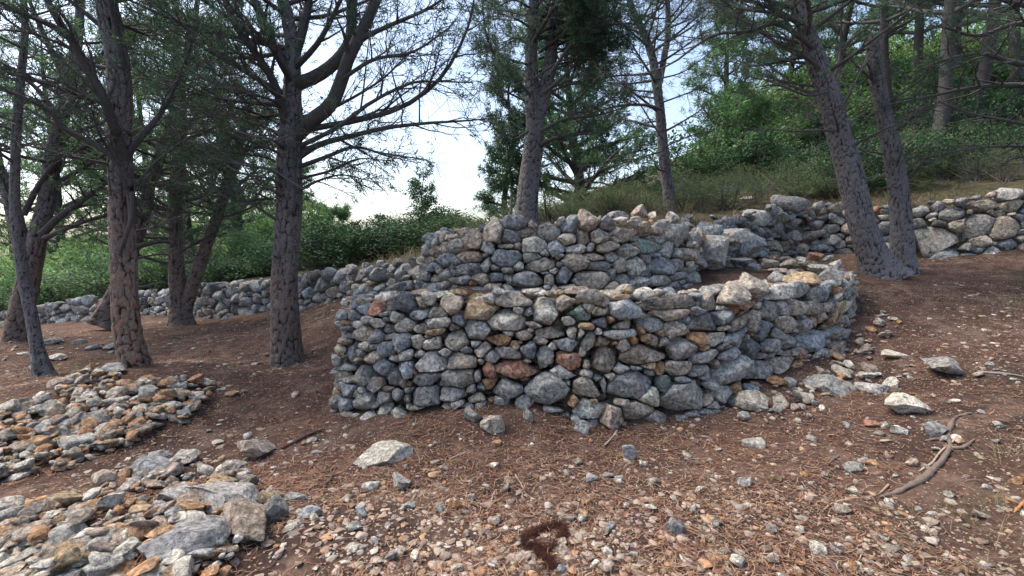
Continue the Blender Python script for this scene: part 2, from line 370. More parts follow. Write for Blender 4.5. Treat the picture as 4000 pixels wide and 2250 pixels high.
# ---------------------------------------------------------------- stones
PAL = dict(g=(.36, .35, .325), b=(.30, .32, .34), t=(.40, .345, .28), w=(.58, .54, .46), o=(.44, .25, .13), r=(.36, .175, .11), y=(.40, .29, .17), d=(.21, .21, .21), n=(.24, .31, .275), p=(.23, .215, .245), k=(.38, .30, .24))
def tint(k, r=None):
    r = r or random
    c = np.array(PAL[k]); return c*((.95+.3*r.random()) if k in 'orywp' else (.74+.62*r.random()))*np.array([1+.05*(r.random()-.5), 1, 1+.05*(r.random()-.5)])
def chisel(V, r, n=9, lo=.62, hi=.95):
    """flatten a unit-ish blob against random planes"""
    for _ in range(n):
        nn = norm(r.normal(size=3)); k = r.uniform(lo, hi); d = V@nn
        ext = d.max(); k2 = k*ext; V = V-np.where(d > k2, (d-k2)*.985, 0)[:, None]*nn
    return V
def rock(size, r, sub=3, n=11, lo=.6, hi=.92, rough=.065):
    V, F = ico(sub); V = V.copy()
    V = chisel(V, r, n+3, lo-.12, hi-.12)
    q = V*1.7+r.uniform(0, 50, 3)
    V = V*(1+rough*2*(noise3(q)-.5)+rough*(noise3(q*2.6)-.5))[:, None]
    V = V+norm(V)*((noise3(q*6)-.5)*rough*.35)[:, None]
    V = V/np.abs(V).max(0)
    return V*np.array(size)*.5, F
def clip_poly(poly, p, n):
    """keep the side (x-p).n <= 0"""
    out = []; m = len(poly)
    d = [(a[0]-p[0])*n[0]+(a[1]-p[1])*n[1] for a in poly]
    for i in range(m):
        j = (i+1) % m
        if d[i] <= 0: out.append(poly[i])
        if (d[i] <= 0) != (d[j] <= 0):
            t = d[i]/(d[i]-d[j]); out.append((poly[i][0]+t*(poly[j][0]-poly[i][0]), poly[i][1]+t*(poly[j][1]-poly[i][1])))
    return out
def radial(poly, th):
    r = np.full(th.shape, 1e9); c, s = np.cos(th), np.sin(th); m = len(poly)
    for i in range(m):
        ax, ay = poly[i]; bx, by = poly[(i+1) % m]; nx, ny = by-ay, ax-bx; l = math.hypot(nx, ny)
        if l < 1e-6: continue
        k = (nx*ax+ny*ay)/l; den = (nx*c+ny*s)/l
        if k < 0: k = -k; den = -den
        r = np.where(den > 1e-4, np.minimum(r, k/np.maximum(den, 1e-4)), r)
    return r
def pack(stones, gap=.003, r=None):
    """stones: dicts x,y,w,h,a  -> adds poly (relative, convex) by clipping against neighbours"""
    XY = np.array([(s['x'], s['y']) for s in stones]); S = np.array([(s['w'], s['h']) for s in stones])/2
    for i, s in enumerate(stones):
        n = r.integers(4, 7); th0 = r.uniform(0, 6.28); poly = []
        ca, sa = math.cos(s['a']), math.sin(s['a'])
        for k in range(n):
            th = th0+(k+r.uniform(-.3, .3))*2*math.pi/n; c, q = math.cos(th), math.sin(th)
            e = (abs(c)**3+abs(q)**3)**(-1/3)*r.uniform(.98, 1.28); x, y = c*e*S[i, 0]*1.28, q*e*S[i, 1]*1.28
            poly.append((x*ca-y*sa, x*sa+y*ca))
        dd = XY-XY[i]; near = np.nonzero((np.abs(dd[:, 0]) < S[:, 0]*1.5+S[i, 0]*1.5) & (np.abs(dd[:, 1]) < S[:, 1]*1.5+S[i, 1]*1.5))[0]
        for j in near:
            if j == i: continue
            v = dd[j]; L_ = np.hypot(*v)
            if L_ < 1e-4: continue
            u = v/L_
            ai = 1/math.sqrt((u[0]/S[i, 0])**2+(u[1]/S[i, 1])**2); aj = 1/math.sqrt((u[0]/S[j, 0])**2+(u[1]/S[j, 1])**2)
            if (ai+aj)*1.4 < L_: continue
            k = L_*ai/(ai+aj)-gap; nn = np.array([u[0]/S[i, 0]**2, u[1]/S[i, 1]**2]); nn /= np.hypot(*nn)
            mm = np.array([u[0]/S[j, 0]**2, u[1]/S[j, 1]**2]); mm /= np.hypot(*mm); nn = nn+mm; nn /= np.hypot(*nn)
            if k*(u@nn) < .012: continue
            poly = clip_poly(poly, (u*k), nn)
            if len(poly) < 3: break
        s['poly'] = poly if len(poly) >= 3 else None
def stone_on_face(face, s, r, sub, push=0):
    poly = s['poly']; cx = np.mean([p[0] for p in poly]); cy = np.mean([p[1] for p in poly]); pl = [(p[0]-cx, p[1]-cy) for p in poly]
    V, F = ico(sub); V = norm(V+r.normal(size=3)*.001)
    th = np.arctan2(V[:, 1], V[:, 0]); m = np.hypot(V[:, 0], V[:, 1])
    R = radial(pl, th); a = np.abs(R*np.cos(th)); 
    sz = min(s['w'], s['h']); dep = min(max(sz*.6, .06), .17)*r.uniform(.85, 1.3)
    x = R*np.cos(th)*m**.2; y = R*np.sin(th)*m**.2; z = np.sign(V[:, 2])*np.abs(V[:, 2])**.33*dep
    Q = np.stack([x, y, z], -1); rad = np.array([s['w']/2, s['h']/2, dep])
    U = Q/rad
    for _ in range(8):
        nn = norm(r.normal(size=3)*np.array([.7, .7, .3])+np.array([0, 0, 1.2])); d = U@nn; k2 = r.uniform(.45, .85)*d.max(); U = U-np.where(d > k2, (d-k2)*.99, 0)[:, None]*nn
    Q = U*rad
    q = Q/.09+r.uniform(0, 90, 3); dn = norm(Q/rad**2)
    Q = Q+dn*(((noise3(q)-.5)*.010+(np.abs(noise3(q*2.1)-.5)-.2)*.020+(noise3(q*5.5)-.5)*.009)*min(1, sz/.14))[:, None]
    X, Y = s['x']+cx, s['y']+cy
    T, Uv, Nn = face.frame(X, Y); c = face.surf(np.array([X]), np.array([Y]))[0]
    o = push+r.uniform(-.035, .04)-dep*.3
    return c+Q[:, :1]*T+Q[:, 1:2]*Uv+(Q[:, 2:]+o)*Nn, F
def random_fill(stones, x0, x1, face, size, r, tries, ov=.82, y0=-.06, top=.0, aspect=1.35, keys='ggbbttwgo'):
    XY = [(s['x'], s['y'], s['w']/2, s['h']/2) for s in stones]; add = []
    A = np.array(XY) if XY else np.zeros((0, 4))
    for k in range(tries):
        f = k/tries; sz = size[1]+(size[0]-size[1])*(f**.6); sz *= r.uniform(.85, 1.15)
        w = sz*aspect*r.uniform(.8, 1.25); h = sz*r.uniform(.75, 1.1)
        x = r.uniform(x0, x1); H = float(face.H(x)); y = r.uniform(y0, H+top)
        if y+h/2 > H+top+.02: continue
        if len(A):
            e = ((A[:, 0]-x)/(A[:, 2]+w/2))**2+((A[:, 1]-y)/(A[:, 3]+h/2))**2
            if (e < ov**2).any(): continue
        A = np.vstack([A, (x, y, w/2, h/2)]); add.append(dict(x=x, y=y, w=w, h=h, a=r.normal()*.12, c=keys[r.integers(len(keys))]))
    return add
def build_wall(name, label, face, seeds, r, fill, fill_size, tries, back_size=.11, bigkeys='ggbbttwgo', seedfn=None, group=None, part_sub=4, top=.0):
    root = empty(name, face.surf(np.array([face.len/2]), np.array([0.]))[0]); tag(root, label, 'dry stone wall', group)
    st = []
    for (u, v, w, h, c) in seeds:
        x, y, sx, sy = face.invert(u, v)
        st.append(dict(x=x, y=y, w=w/sx, h=h/sy, a=r.normal()*.07, c=c, seed=True))
    for (x0, x1) in fill: st += random_fill(st, x0, x1, face, fill_size, r, tries, keys=bigkeys, top=top)
    pack(st, r=r)
    st = [s for s in st if s['poly']]
    for s in st:
        X, Y = s['x'], s['y']; q, v_, f_ = project(face.surf(np.array([X]), np.array([Y]))[0]); 
        vis = 1 if face.vis[0]-.05 <= X <= face.vis[1]+.05 and -60 < q < 4060 else 0
        s['px'] = s['w']*s['h']/f_**2*(vis+.001)
    st.sort(key=lambda s: -s['px'])
    NAMES = dict(o='orange', r='rust red', y='ochre', n='greenish', w='pale')
    rest = []
    for k, s in enumerate(st):
        V, F = stone_on_face(face, s, r, part_sub if k < 100 else 3)
        C = tint(s['c'])
        if k < 100:
            o = obj('stone', V, F, M_STONE, np.broadcast_to(C, (len(V), 3)), root)
            if s['c'] in 'orn': o['label'] = NAMES[s['c']]+' stone'
        else: rest.append((V, F, C))
    if rest:
        V, F, C = join(rest); o = obj('stone_facing', V, F, M_STONE, C, root); o['kind'] = 'stuff'
    # packed rubble behind the face stones, seen in the joints
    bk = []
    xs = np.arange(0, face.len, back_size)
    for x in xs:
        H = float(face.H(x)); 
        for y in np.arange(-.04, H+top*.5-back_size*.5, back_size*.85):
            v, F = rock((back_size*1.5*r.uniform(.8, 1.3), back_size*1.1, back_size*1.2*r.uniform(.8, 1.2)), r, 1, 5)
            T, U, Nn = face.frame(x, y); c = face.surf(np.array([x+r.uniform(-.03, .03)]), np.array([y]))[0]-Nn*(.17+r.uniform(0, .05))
            bk.append((c+v[:, :1]*T+v[:, 1:2]*U+v[:, 2:]*Nn, F, tint('ttk'[r.integers(3)])*.42))  # rubble tint scaled down, painting the shade of the gaps into its colour
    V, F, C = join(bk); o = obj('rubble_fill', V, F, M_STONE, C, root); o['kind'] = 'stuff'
    return root
def reg(x0, y0, sc, L_): return [(x0+a/sc, y0+b/sc, w/sc, h/sc, c) for a, b, w, h, c in L_]
A_ = [(290,200,130,110,'b'),(230,290,120,110,'b'),(315,290,110,110,'b'),(420,240,100,120,'b'),(550,215,170,130,'r'),(680,110,140,90,'w'),(700,195,100,100,'g'),(860,180,230,230,'b'),(1010,160,130,140,'t'),(1110,120,120,110,'w'),(1000,285,210,90,'b'),(1200,265,200,100,'w'),(1350,200,190,160,'t'),(690,280,80,50,'w'),(620,290,70,50,'g'),(250,370,70,50,'y'),(255,430,110,60,'d'),(360,400,120,90,'g'),(465,345,80,80,'g'),(585,380,120,100,'w'),(670,330,90,60,'g'),(770,310,120,140,'g'),(690,430,110,90,'d'),(220,480,130,80,'b'),(400,485,190,160,'t'),(515,480,80,60,'y'),(575,510,140,160,'b'),(870,390,200,130,'w'),(1020,430,180,110,'t'),(1200,370,250,110,'g'),(1420,340,130,130,'b'),(1180,465,220,55,'y'),(1095,520,70,40,'t'),(200,560,140,80,'t'),(190,640,110,90,'t'),(290,690,130,210,'b'),(430,620,110,90,'w'),(545,620,110,60,'g'),(680,640,150,150,'b'),(720,520,120,80,'t'),(850,580,170,170,'b'),(1000,565,130,140,'t'),(1150,590,200,110,'w'),(1390,540,240,220,'t'),(160,760,110,100,'g'),(230,830,180,70,'g'),(510,720,190,130,'t'),(620,830,170,170,'b'),(380,740,60,40,'y'),(765,735,80,70,'g'),(900,705,150,110,'g'),(995,700,60,70,'t'),(1160,780,320,230,'g'),(1440,760,290,170,'t'),(130,880,90,80,'g'),(190,920,190,100,'t'),(430,910,190,200,'g'),(545,1010,160,130,'d'),(750,940,170,180,'g'),(870,865,170,180,'b'),(980,885,40,60,'r'),(900,1005,40,50,'o'),(850,1000,60,100,'t'),(250,1060,200,160,'b'),(130,1080,70,50,'y'),(130,1180,120,150,'g'),(420,1190,220,190,'g'),(240,1230,110,140,'b'),(650,1140,180,160,'g'),(700,1060,90,60,'d'),(800,1110,100,100,'g'),(1080,950,280,160,'g'),(1050,1130,330,220,'d'),(1420,950,330,230,'g'),(1380,1100,270,180,'g'),(1400,1200,140,80,'g'),(1000,1250,130,60,'t'),(905,1240,60,60,'w'),(570,1210,70,60,'g')]
B_ = [(170,210,350,200,'y'),(490,120,370,150,'t'),(370,55,120,70,'g'),(550,225,90,70,'g'),(770,210,300,290,'w'),(990,150,220,180,'t'),(740,70,80,40,'w'),(830,60,90,50,'t'),(1240,110,250,130,'t'),(1120,250,280,170,'n'),(1335,235,160,90,'t'),(1340,330,170,110,'p'),(430,330,320,220,'w'),(140,415,220,190,'g'),(460,440,110,50,'g'),(700,370,170,60,'t'),(655,410,60,50,'t'),(1185,370,170,80,'y'),(830,430,320,130,'t'),(575,460,180,90,'t'),(350,510,220,110,'o'),(1050,435,110,90,'t'),(1135,455,80,80,'g'),(1300,415,60,60,'g'),(1200,500,130,170,'t'),(980,545,270,120,'b'),(750,520,130,70,'t'),(505,550,100,70,'y'),(555,530,40,40,'o'),(640,600,140,160,'b'),(430,625,230,120,'g'),(195,605,140,150,'t'),(130,545,110,80,'g'),(290,660,150,110,'g'),(195,710,60,50,'t'),(805,680,180,240,'g'),(1020,700,260,180,'r'),(1130,610,90,90,'t'),(265,800,120,160,'r'),(510,785,390,210,'r'),(265,910,140,100,'o'),(610,885,90,60,'r'),(170,840,70,90,'g'),(180,950,90,80,'g'),(430,980,290,180,'g'),(820,975,440,320,'g'),(950,805,280,130,'g'),(1000,915,80,60,'g'),(1190,950,330,220,'t'),(150,1050,150,80,'t'),(275,1065,50,40,'o'),(1065,1080,110,90,'o'),(1225,1170,330,200,'w'),(1260,1080,70,40,'y'),(870,1165,150,60,'g'),(1080,1265,90,100,'g')]
C_ = [(220,250,340,220,'b'),(200,150,150,60,'y'),(270,90,90,60,'y'),(390,120,180,110,'w'),(30,200,90,100,'t'),(620,190,580,150,'t'),(650,315,330,100,'t'),(480,390,230,160,'g'),(90,360,60,60,'o'),(200,405,170,90,'t'),(175,495,340,90,'g'),(375,465,60,90,'o'),(415,525,90,70,'o'),(300,570,80,80,'o'),(520,555,130,110,'t'),(575,490,60,60,'y'),(590,590,70,110,'g'),(700,455,230,130,'t'),(980,380,310,160,'d'),(1165,320,190,150,'b'),(1020,200,240,160,'t'),(1185,255,80,60,'g'),(1285,130,290,160,'t'),(1320,390,140,150,'t'),(1180,430,90,40,'t'),(910,540,160,130,'o'),(995,630,80,90,'o'),(1080,550,170,120,'w'),(1280,530,280,130,'b'),(1190,620,110,70,'g'),(1220,680,180,120,'b'),(770,630,270,220,'g'),(1000,700,200,140,'g'),(200,610,150,110,'t'),(130,580,50,40,'o'),(50,730,300,280,'t'),(400,700,500,200,'k'),(470,800,110,70,'y'),(550,815,110,100,'o'),(730,820,270,140,'t'),(930,840,190,100,'g'),(270,970,440,300,'d'),(820,1080,500,320,'g'),(600,970,120,140,'n'),(1050,960,140,90,'g'),(1250,850,350,250,'g'),(1170,1070,200,190,'g'),(330,1230,280,170,'t'),(110,1290,240,250,'k'),(30,960,60,180,'g'),(900,1260,130,60,'g')]
D_ = [(420,440,240,250,'t'),(310,640,280,180,'r'),(395,810,130,200,'t'),(590,690,230,230,'g'),(690,500,270,140,'w'),(880,470,280,150,'g'),(1150,510,220,200,'b'),(700,640,140,150,'g'),(860,650,190,190,'t'),(1020,630,190,170,'t'),(1050,780,90,110,'o'),(1120,640,80,110,'t'),(780,820,260,170,'t'),(970,810,190,150,'g'),(510,870,240,260,'b'),(610,1050,200,130,'g'),(800,1000,270,150,'g'),(1050,990,280,230,'b'),(1230,910,130,130,'g'),(1260,680,260,140,'y'),(1240,790,260,90,'y'),(400,1090,230,300,'d'),(440,1300,260,160,'g'),(700,1210,350,170,'t'),(780,1130,230,80,'t'),(940,1240,130,110,'o'),(1060,1220,60,60,'w'),(1260,1090,200,200,'k'),(1100,1130,150,90,'g')]
E_ = [(270,500,110,200,'g'),(370,480,110,180,'g'),(460,440,150,200,'t'),(640,420,260,110,'t'),(790,360,180,130,'t'),(980,480,290,360,'k'),(1290,330,330,340,'t'),(1110,290,120,100,'d'),(1650,190,400,220,'b'),(1590,415,260,220,'d'),(1840,345,300,140,'t'),(1940,235,150,120,'t'),(2190,320,380,280,'g'),(720,575,240,230,'w'),(520,590,150,190,'t'),(360,660,190,170,'k'),(245,660,90,100,'g'),(300,780,150,130,'k'),(540,780,280,190,'b'),(200,890,160,120,'g'),(360,900,250,150,'b'),(730,810,140,110,'b'),(950,740,350,200,'k'),(1240,600,240,190,'g'),(1510,560,260,90,'t'),(1530,770,500,330,'b'),(1950,560,420,250,'w'),(1930,740,280,160,'g'),(2290,600,270,250,'b'),(1180,830,160,240,'g'),(1000,930,250,220,'b'),(810,920,230,150,'g'),(1720,880,150,140,'g'),(2060,870,490,230,'t'),(230,1040,140,150,'g'),(370,1050,200,130,'k'),(560,1010,160,200,'g'),(690,980,130,150,'g'),(690,1100,200,120,'k'),(870,1110,230,150,'b'),(1110,1090,240,220,'k'),(1340,1050,220,180,'b'),(1530,960,150,130,'g'),(1560,1050,190,180,'g'),(1840,1090,560,280,'g'),(2190,1100,160,200,'t'),(970,1150,150,70,'o'),(210,1200,200,190,'g'),(390,1240,200,230,'b'),(560,1170,100,130,'t'),(650,1270,200,170,'g'),(870,1270,180,190,'o'),(1080,1290,230,210,'b'),(1340,1220,320,130,'t'),(1510,1240,190,130,'g'),(1860,1270,220,110,'g'),(1380,1330,190,90,'g'),(2300,1240,180,150,'t'),(120,1200,90,160,'g')]
F_ = [(290,350,260,260,'b'),(550,290,310,280,'k'),(840,350,280,200,'g'),(1100,470,300,230,'t'),(1330,430,190,170,'k'),(1560,420,220,150,'t'),(1860,490,370,330,'g'),(250,550,250,170,'t'),(480,520,180,200,'k'),(720,510,280,220,'t'),(370,690,280,140,'w'),(570,670,140,110,'g'),(830,670,300,160,'t'),(950,560,180,90,'t'),(1120,710,240,240,'g'),(1240,650,80,90,'o'),(1400,640,350,220,'n'),(1530,550,260,120,'g'),(1710,730,220,230,'g'),(650,800,290,120,'k'),(350,880,400,240,'t'),(910,790,150,180,'g'),(990,720,80,120,'g'),(700,930,300,150,'b'),(1010,920,160,210,'t'),(1250,930,290,260,'w'),(1400,830,140,130,'g'),(1600,920,380,290,'b'),(1850,920,240,170,'g'),(1840,750,110,120,'g'),(1980,760,200,180,'t'),(200,1080,220,240,'b'),(620,1120,530,290,'t'),(900,1040,100,200,'g'),(1060,1130,180,190,'g'),(1175,1050,70,80,'g'),(1280,1180,300,220,'g'),(1560,1150,270,160,'g'),(1740,1110,120,90,'g'),(1900,1070,220,110,'g'),(180,1240,320,120,'t'),(920,1230,220,150,'t'),(1770,1240,240,140,'g'),(1950,1290,150,150,'g'),(1870,1170,120,70,'g'),(1570,1260,150,80,'g'),(700,1310,220,90,'g'),(410,1280,110,80,'g'),(2120,850,200,220,'g'),(2110,650,110,160,'g'),(2030,970,170,150,'g'),(2120,1120,200,220,'g')]
r_ = np.random.default_rng(11)
SEED_LOW = reg(1250,1120,2.635,A_)+reg(1800,1120,2.415,B_)+reg(2350,1100,2.415,C_)+reg(2800,960,2.683,D_)
SEED_UPP = reg(1600,820,4.025,E_)+reg(2150,780,3.623,F_)
low_wall = build_wall('lower_terrace_wall', 'long curved grey drystone wall in the foreground with two rust red stones low in its face', F_LOW, SEED_LOW, r_, [(0, F_LOW.vis[0]), (F_LOW.vis[0], F_LOW.vis[1]), (F_LOW.vis[1], F_LOW.len)], (.06, .16), 2200)
upp_wall = build_wall('upper_terrace_wall', 'upper tier of rounded grey stones stacked behind and above the long foreground wall', F_UPP, SEED_UPP, r_, [(0, F_UPP.len)], (.06, .16), 2200)
left_wall = build_wall('low_field_wall', 'low far grey stone wall running behind the left pine trunks below the green bushes', F_LEFT, [], r_, [(0, F_LEFT.len)], (.09, .24), 12000, back_size=.2, bigkeys='gdbbdbgdt', part_sub=3, top=.04)  # stone colours weighted dark: this wall's shade is put into its palette
RS = [(3620,950,310,150,'g'),(3800,880,230,110,'g'),(3690,1010,120,100,'b'),(3560,960,130,110,'b'),(3870,1000,100,80,'g'),(3930,890,130,100,'t'),(3840,800,160,50,'t'),(3760,880,110,60,'t'),(3720,835,120,70,'g'),(3960,800,120,60,'t'),(3950,760,110,60,'g'),
  (2984,850,90,70,'g'),(3060,850,80,50,'g'),(3120,800,140,60,'g'),(2880,905,130,70,'b'),(2895,960,110,100,'b'),(3455,890,70,60,'b'),(3410,820,60,30,'o')]
right_wall = build_wall('upper_field_wall', 'grey drystone wall passing behind the double leaning pine trunk on the right', F_RIGHT, RS, r_, [(0, F_RIGHT.len)], (.07, .26), 9000, back_size=.17, bigkeys='gdbbtgtdd', part_sub=3, top=.06)
# loose slabs and boulders crowning the walls: parts of the wall they crown
def place_rock(u, v, w, h, c, d, root=None, r=r_, sub=4, flat=.8, loc=None, **kw):
    p = P(u, v, d); sx = w*d/FPX; sy = h*d/FPX
    V, F = rock((sx, max(sx*flat, sy), sy*1.05), r, sub, **kw)
    return V+p, F, np.broadcast_to(tint(c), (len(V), 3))
TOPD = [(940,350,450,150,'y',5.15),(1210,330,330,200,'g',5.5),(600,340,190,150,'g',5.3),(650,255,220,80,'k',5.7),(740,190,220,110,'t',6.0),(900,190,220,100,'t',6.0),(1040,215,260,90,'w',5.9),(1240,200,150,110,'w',6.1),(1030,120,210,100,'r',6.4),(560,190,200,110,'t',6.3),(1390,430,150,140,'t',6.0),(1370,540,150,120,'g',5.9),(500,400,110,110,'g',5.0),(360,240,190,110,'g',6.4),(280,160,300,130,'g',6.7),(1170,130,120,80,'g',6.6),(800,290,160,90,'t',5.6),(1330,640,150,130,'y',5.7)]
for a, b, w, h, c, d in TOPD:
    V, F, C = place_rock(2800+a/2.683, 960+b/2.683, w/2.683, h/2.683, c, d); obj('capping_slab', V, F, M_STONE, C, low_wall)
for k in range(74):      # thickness of the lower wall: stones bedded on its ledge behind the face
    f = (k+r_.random())/74; x = F_LOW.vis[0]+.05+(F_LOW.vis[1]-F_LOW.vis[0])*f; H_ = float(F_LOW.H(x)); c = F_LOW.surf(np.array([x]), np.array([H_]))[0]; T_, U_, N_ = F_LOW.frame(x, H_)
    w = r_.uniform(.12, .3); V, F = rock((w, w*r_.uniform(.6, .9), w*.42), r_, 4 if w > .2 else 3); q = c-N_*r_.uniform(.10, .34)+U_*r_.uniform(-.03, .03)
    obj('capping_slab', V+q, F, M_STONE, np.broadcast_to(tint('gtwkgbty'[r_.integers(8)]), (len(V), 3)), low_wall)
TOPF = [(950,250,330,170,'g',5.25),(1260,190,270,240,'k',5.3),(1460,240,170,150,'t',5.3),(1430,310,120,80,'o',5.15),(1700,250,240,180,'w',5.4),(1200,300,180,130,'k',5.2),(1600,330,200,100,'g',5.3),(700,290,150,130,'d',5.2),(150,320,130,110,'t',5.2),(1330,340,170,110,'t',5.15)]
for a, b, w, h, c, d in TOPF:
    V, F, C = place_rock(2150+a/3.623, 780+b/3.623, w/3.623, h/3.623, c, d); obj('capping_stone', V, F, M_STONE, C, upp_wall)
# ---------------------------------------------------------------- loose rocks and boulders
r3 = np.random.default_rng(23)
def ground_rock(u, v, w, h, c, name='rock', label=None, cat='rock', group=None, sub=4, sink=.25, tall=.95, deep=.8, n=12, lo=.55, rough=.07, r=r3, mat=None):
    q = hit(u, v+h*.32)
    if q is None: return None
    d = q[1]*1.0; sx = w*1.12*d/FPX; dist = math.hypot(d, CAMZ-q[2]); ele = (CAMZ-q[2])/dist
    sz = max(h*d/FPX*tall, .03); sy = max(sx*deep, h*d/FPX*.8)
    sy = min(sy, sx*1.1)
    V, F = rock((sx, sy, sz), r, sub, n, lo=lo, rough=rough)
    a = r.normal()*.25; ca, sa = math.cos(a), math.sin(a); V = V@np.array([[ca, sa, 0], [-sa, ca, 0], [0, 0, 1]])
    q = q+np.array([0, sy*.3, 0]); q[2] = hz(q[0], q[1])
    V = V+q+np.array([0, 0, sz*(.5-sink)])
    C = np.broadcast_to(tint(c), (len(V), 3))
    o = obj(name, V, F, mat or M_STONE, C, loc=q); tag(o, label, cat, group); return o
R4 = lambda x, y: (x/1.26, 1100+y/1.26)
R7 = lambda x, y: (1100+x/1.717, 1600+y/1.717)
R8 = lambda x, y: (2500+x/1.525, 1300+y/1.525)
def many(fn, sc, L_):
    for e in L_:
        x, y, w, h, c, lab = e[:6]; kw = e[6] if len(e) > 6 else {}
        u, v = fn(x, y); ground_rock(u, v, w/sc, h/sc, c, 'rock' if w < 150 or sc == 1.0 else 'boulder', lab, 'rock' if w < 150 else 'boulder', **kw)
BIG = dict(sub=5)
many(R4, 1.26, [(900,1370,500,190,'d','long dark grey boulder lying across the bottom edge of the foreground heap',BIG),
 (1175,1240,300,210,'k','large blocky pinkish tan boulder at the right front of the foreground heap',BIG),
 (590,1350,250,130,'w','pale cream flat boulder beside the dark boulder at the bottom of the heap',BIG),
 (1040,1105,400,160,'g','large wide grey slab boulder above the pinkish block in the foreground heap',BIG),
 (860,1200,190,140,'g','grey pitted rock with a small orange pebble on it in the foreground heap',BIG),
 (1310,1140,160,160,'g','pale grey angular rock at the far right corner of the foreground heap',BIG),
 (1075,990,200,105,'y','ochre loaf-shaped rock resting near the top of the foreground heap',BIG),
 (895,885,170,85,'w','cream and grey wedge rock topping the foreground heap beside the bluish slab'),
 (680,930,270,120,'b','smooth blue-grey flat slab tilted on top of the foreground heap'),
 (770,965,160,70,'t','tan flat stone just in front of the smooth bluish slab'),
 (1255,840,200,145,'k','orange and tan block standing alone above the foreground heap',BIG),
 (860,1065,210,120,'g','grey rough rock left of the ochre loaf-shaped rock'),
 (410,1315,140,110,'w','rounded pale tan stone at the bottom left of the foreground heap'),
 (750,1325,130,100,'y','mustard brown stone touching the pale cream boulder at the bottom'),
 (310,1420,140,90,'o','orange stone cut by the bottom edge at the lower left'),
 (100,1300,180,80,'o','flat orange-brown slab near the lower left corner'),
 (620,1240,180,110,'t','brownish grey slab in the middle of the foreground heap'),
 (470,700,180,120,'g','large grey boulder in the middle of the heap below the leaning reddish pine',BIG),
 (330,685,115,110,'t','blocky tan-grey boulder beside the largest grey one in the upper heap'),
 (405,645,105,70,'o','orange rounded rock between the two largest boulders of the upper heap'),
 (235,775,160,85,'g','grey block lying low on the left of the upper heap'),
 (120,840,190,100,'k','wide tan-orange slab at the left edge of the upper heap'),
 (230,645,120,95,'w','whitish rock at the left of the upper heap'),
 (520,555,120,65,'o','orange-brown block near the foot of the leaning reddish pine'),
 (330,505,90,45,'o','bright orange flat stone at the upper left of the upper heap'),
 (325,560,95,55,'y','yellow-orange stone just below the bright orange flat stone'),
 (530,440,130,70,'g','grey rock topping the heap directly left of the leaning reddish pine foot'),
 (1135,565,75,28,'o','flat orange stone lying alone right of the upper heap'),
 (890,695,70,32,'t','flat pale stone at the right tip of the upper heap'),
 (955,1265,110,50,'o','bright orange stone wedged left of the pinkish tan boulder')])
many(R7, 1.717, [(650,290,440,330,'w','large pale grey outcrop embedded in the earth left of centre',dict(sub=5,sink=.55,tall=.62,rough=.13,lo=.7)),
 (785,480,140,220,'g','upright grey wedge rock just below the large pale outcrop',dict(sub=5,tall=.6)),
 (600,520,125,85,'w','pale flat stone left of the upright grey wedge rock'),
 (1160,665,90,110,'o','rounded bright orange rock alone on the gravel in the lower centre',dict(sub=5,lo=.75)),
 (1060,672,60,72,'b','small blue-grey stone beside the rounded bright orange rock'),
 (1425,135,190,160,'t','round half-buried rock with a white patch below the foreground wall',dict(sub=5,lo=.75)),
 (1270,75,130,110,'d','dark grey rock left of the round half-buried rock'),
 (1640,45,85,135,'g','narrow upright grey stone standing under the foreground wall'),
 (2035,130,135,100,'b','blue-grey angular rock fallen at the foot of the foreground wall',dict(tall=.9)),
 (2330,305,120,150,'b','bluish pointed rock sticking out of the earth right of centre'),
 (2435,385,50,60,'w','small pale stone right of the bluish pointed rock'),
 (2070,475,115,75,'g','oval pale grey stone on the bare earth in the lower centre right'),
 (2200,465,90,50,'g','grey stone just right of the oval pale grey stone'),
 (850,660,85,75,'g','grey block left of the small blue-grey stone'),
 (520,700,115,75,'b','blue-grey flat stone on the gravel at lower left of centre'),
 (170,695,150,95,'b','bluish rock below the corner of the foreground heap'),
 (215,735,70,65,'w','pale stone touching the bluish rock below the heap corner'),
 (60,600,180,75,'g','grey embedded slab right beside the foreground heap'),
 (1370,520,85,75,'k','tan-orange stone up right of the rounded bright orange rock'),
 (1275,595,75,62,'k','tan block stone between the bright orange rock and the tan-orange stone'),
 (890,592,60,52,'k','small tan cube stone below the upright grey wedge'),
 (1900,955,105,110,'k','flat-faced tan stone beside the dark torn patch of roots',dict(tall=.9)),
 (1535,880,95,80,'o','crumbly orange stone left of the dark torn patch of roots'),
 (860,365,45,40,'o','small orange cube stone at the top of the upright grey wedge'),
 (600,675,45,35,'o','small orange stone right of the blue-grey flat stone'),
 (510,805,60,60,'w','small pale stone below the blue-grey flat stone'),
 (1880,1090,70,80,'b','pale bluish stone cut by the bottom edge under the torn root patch')])
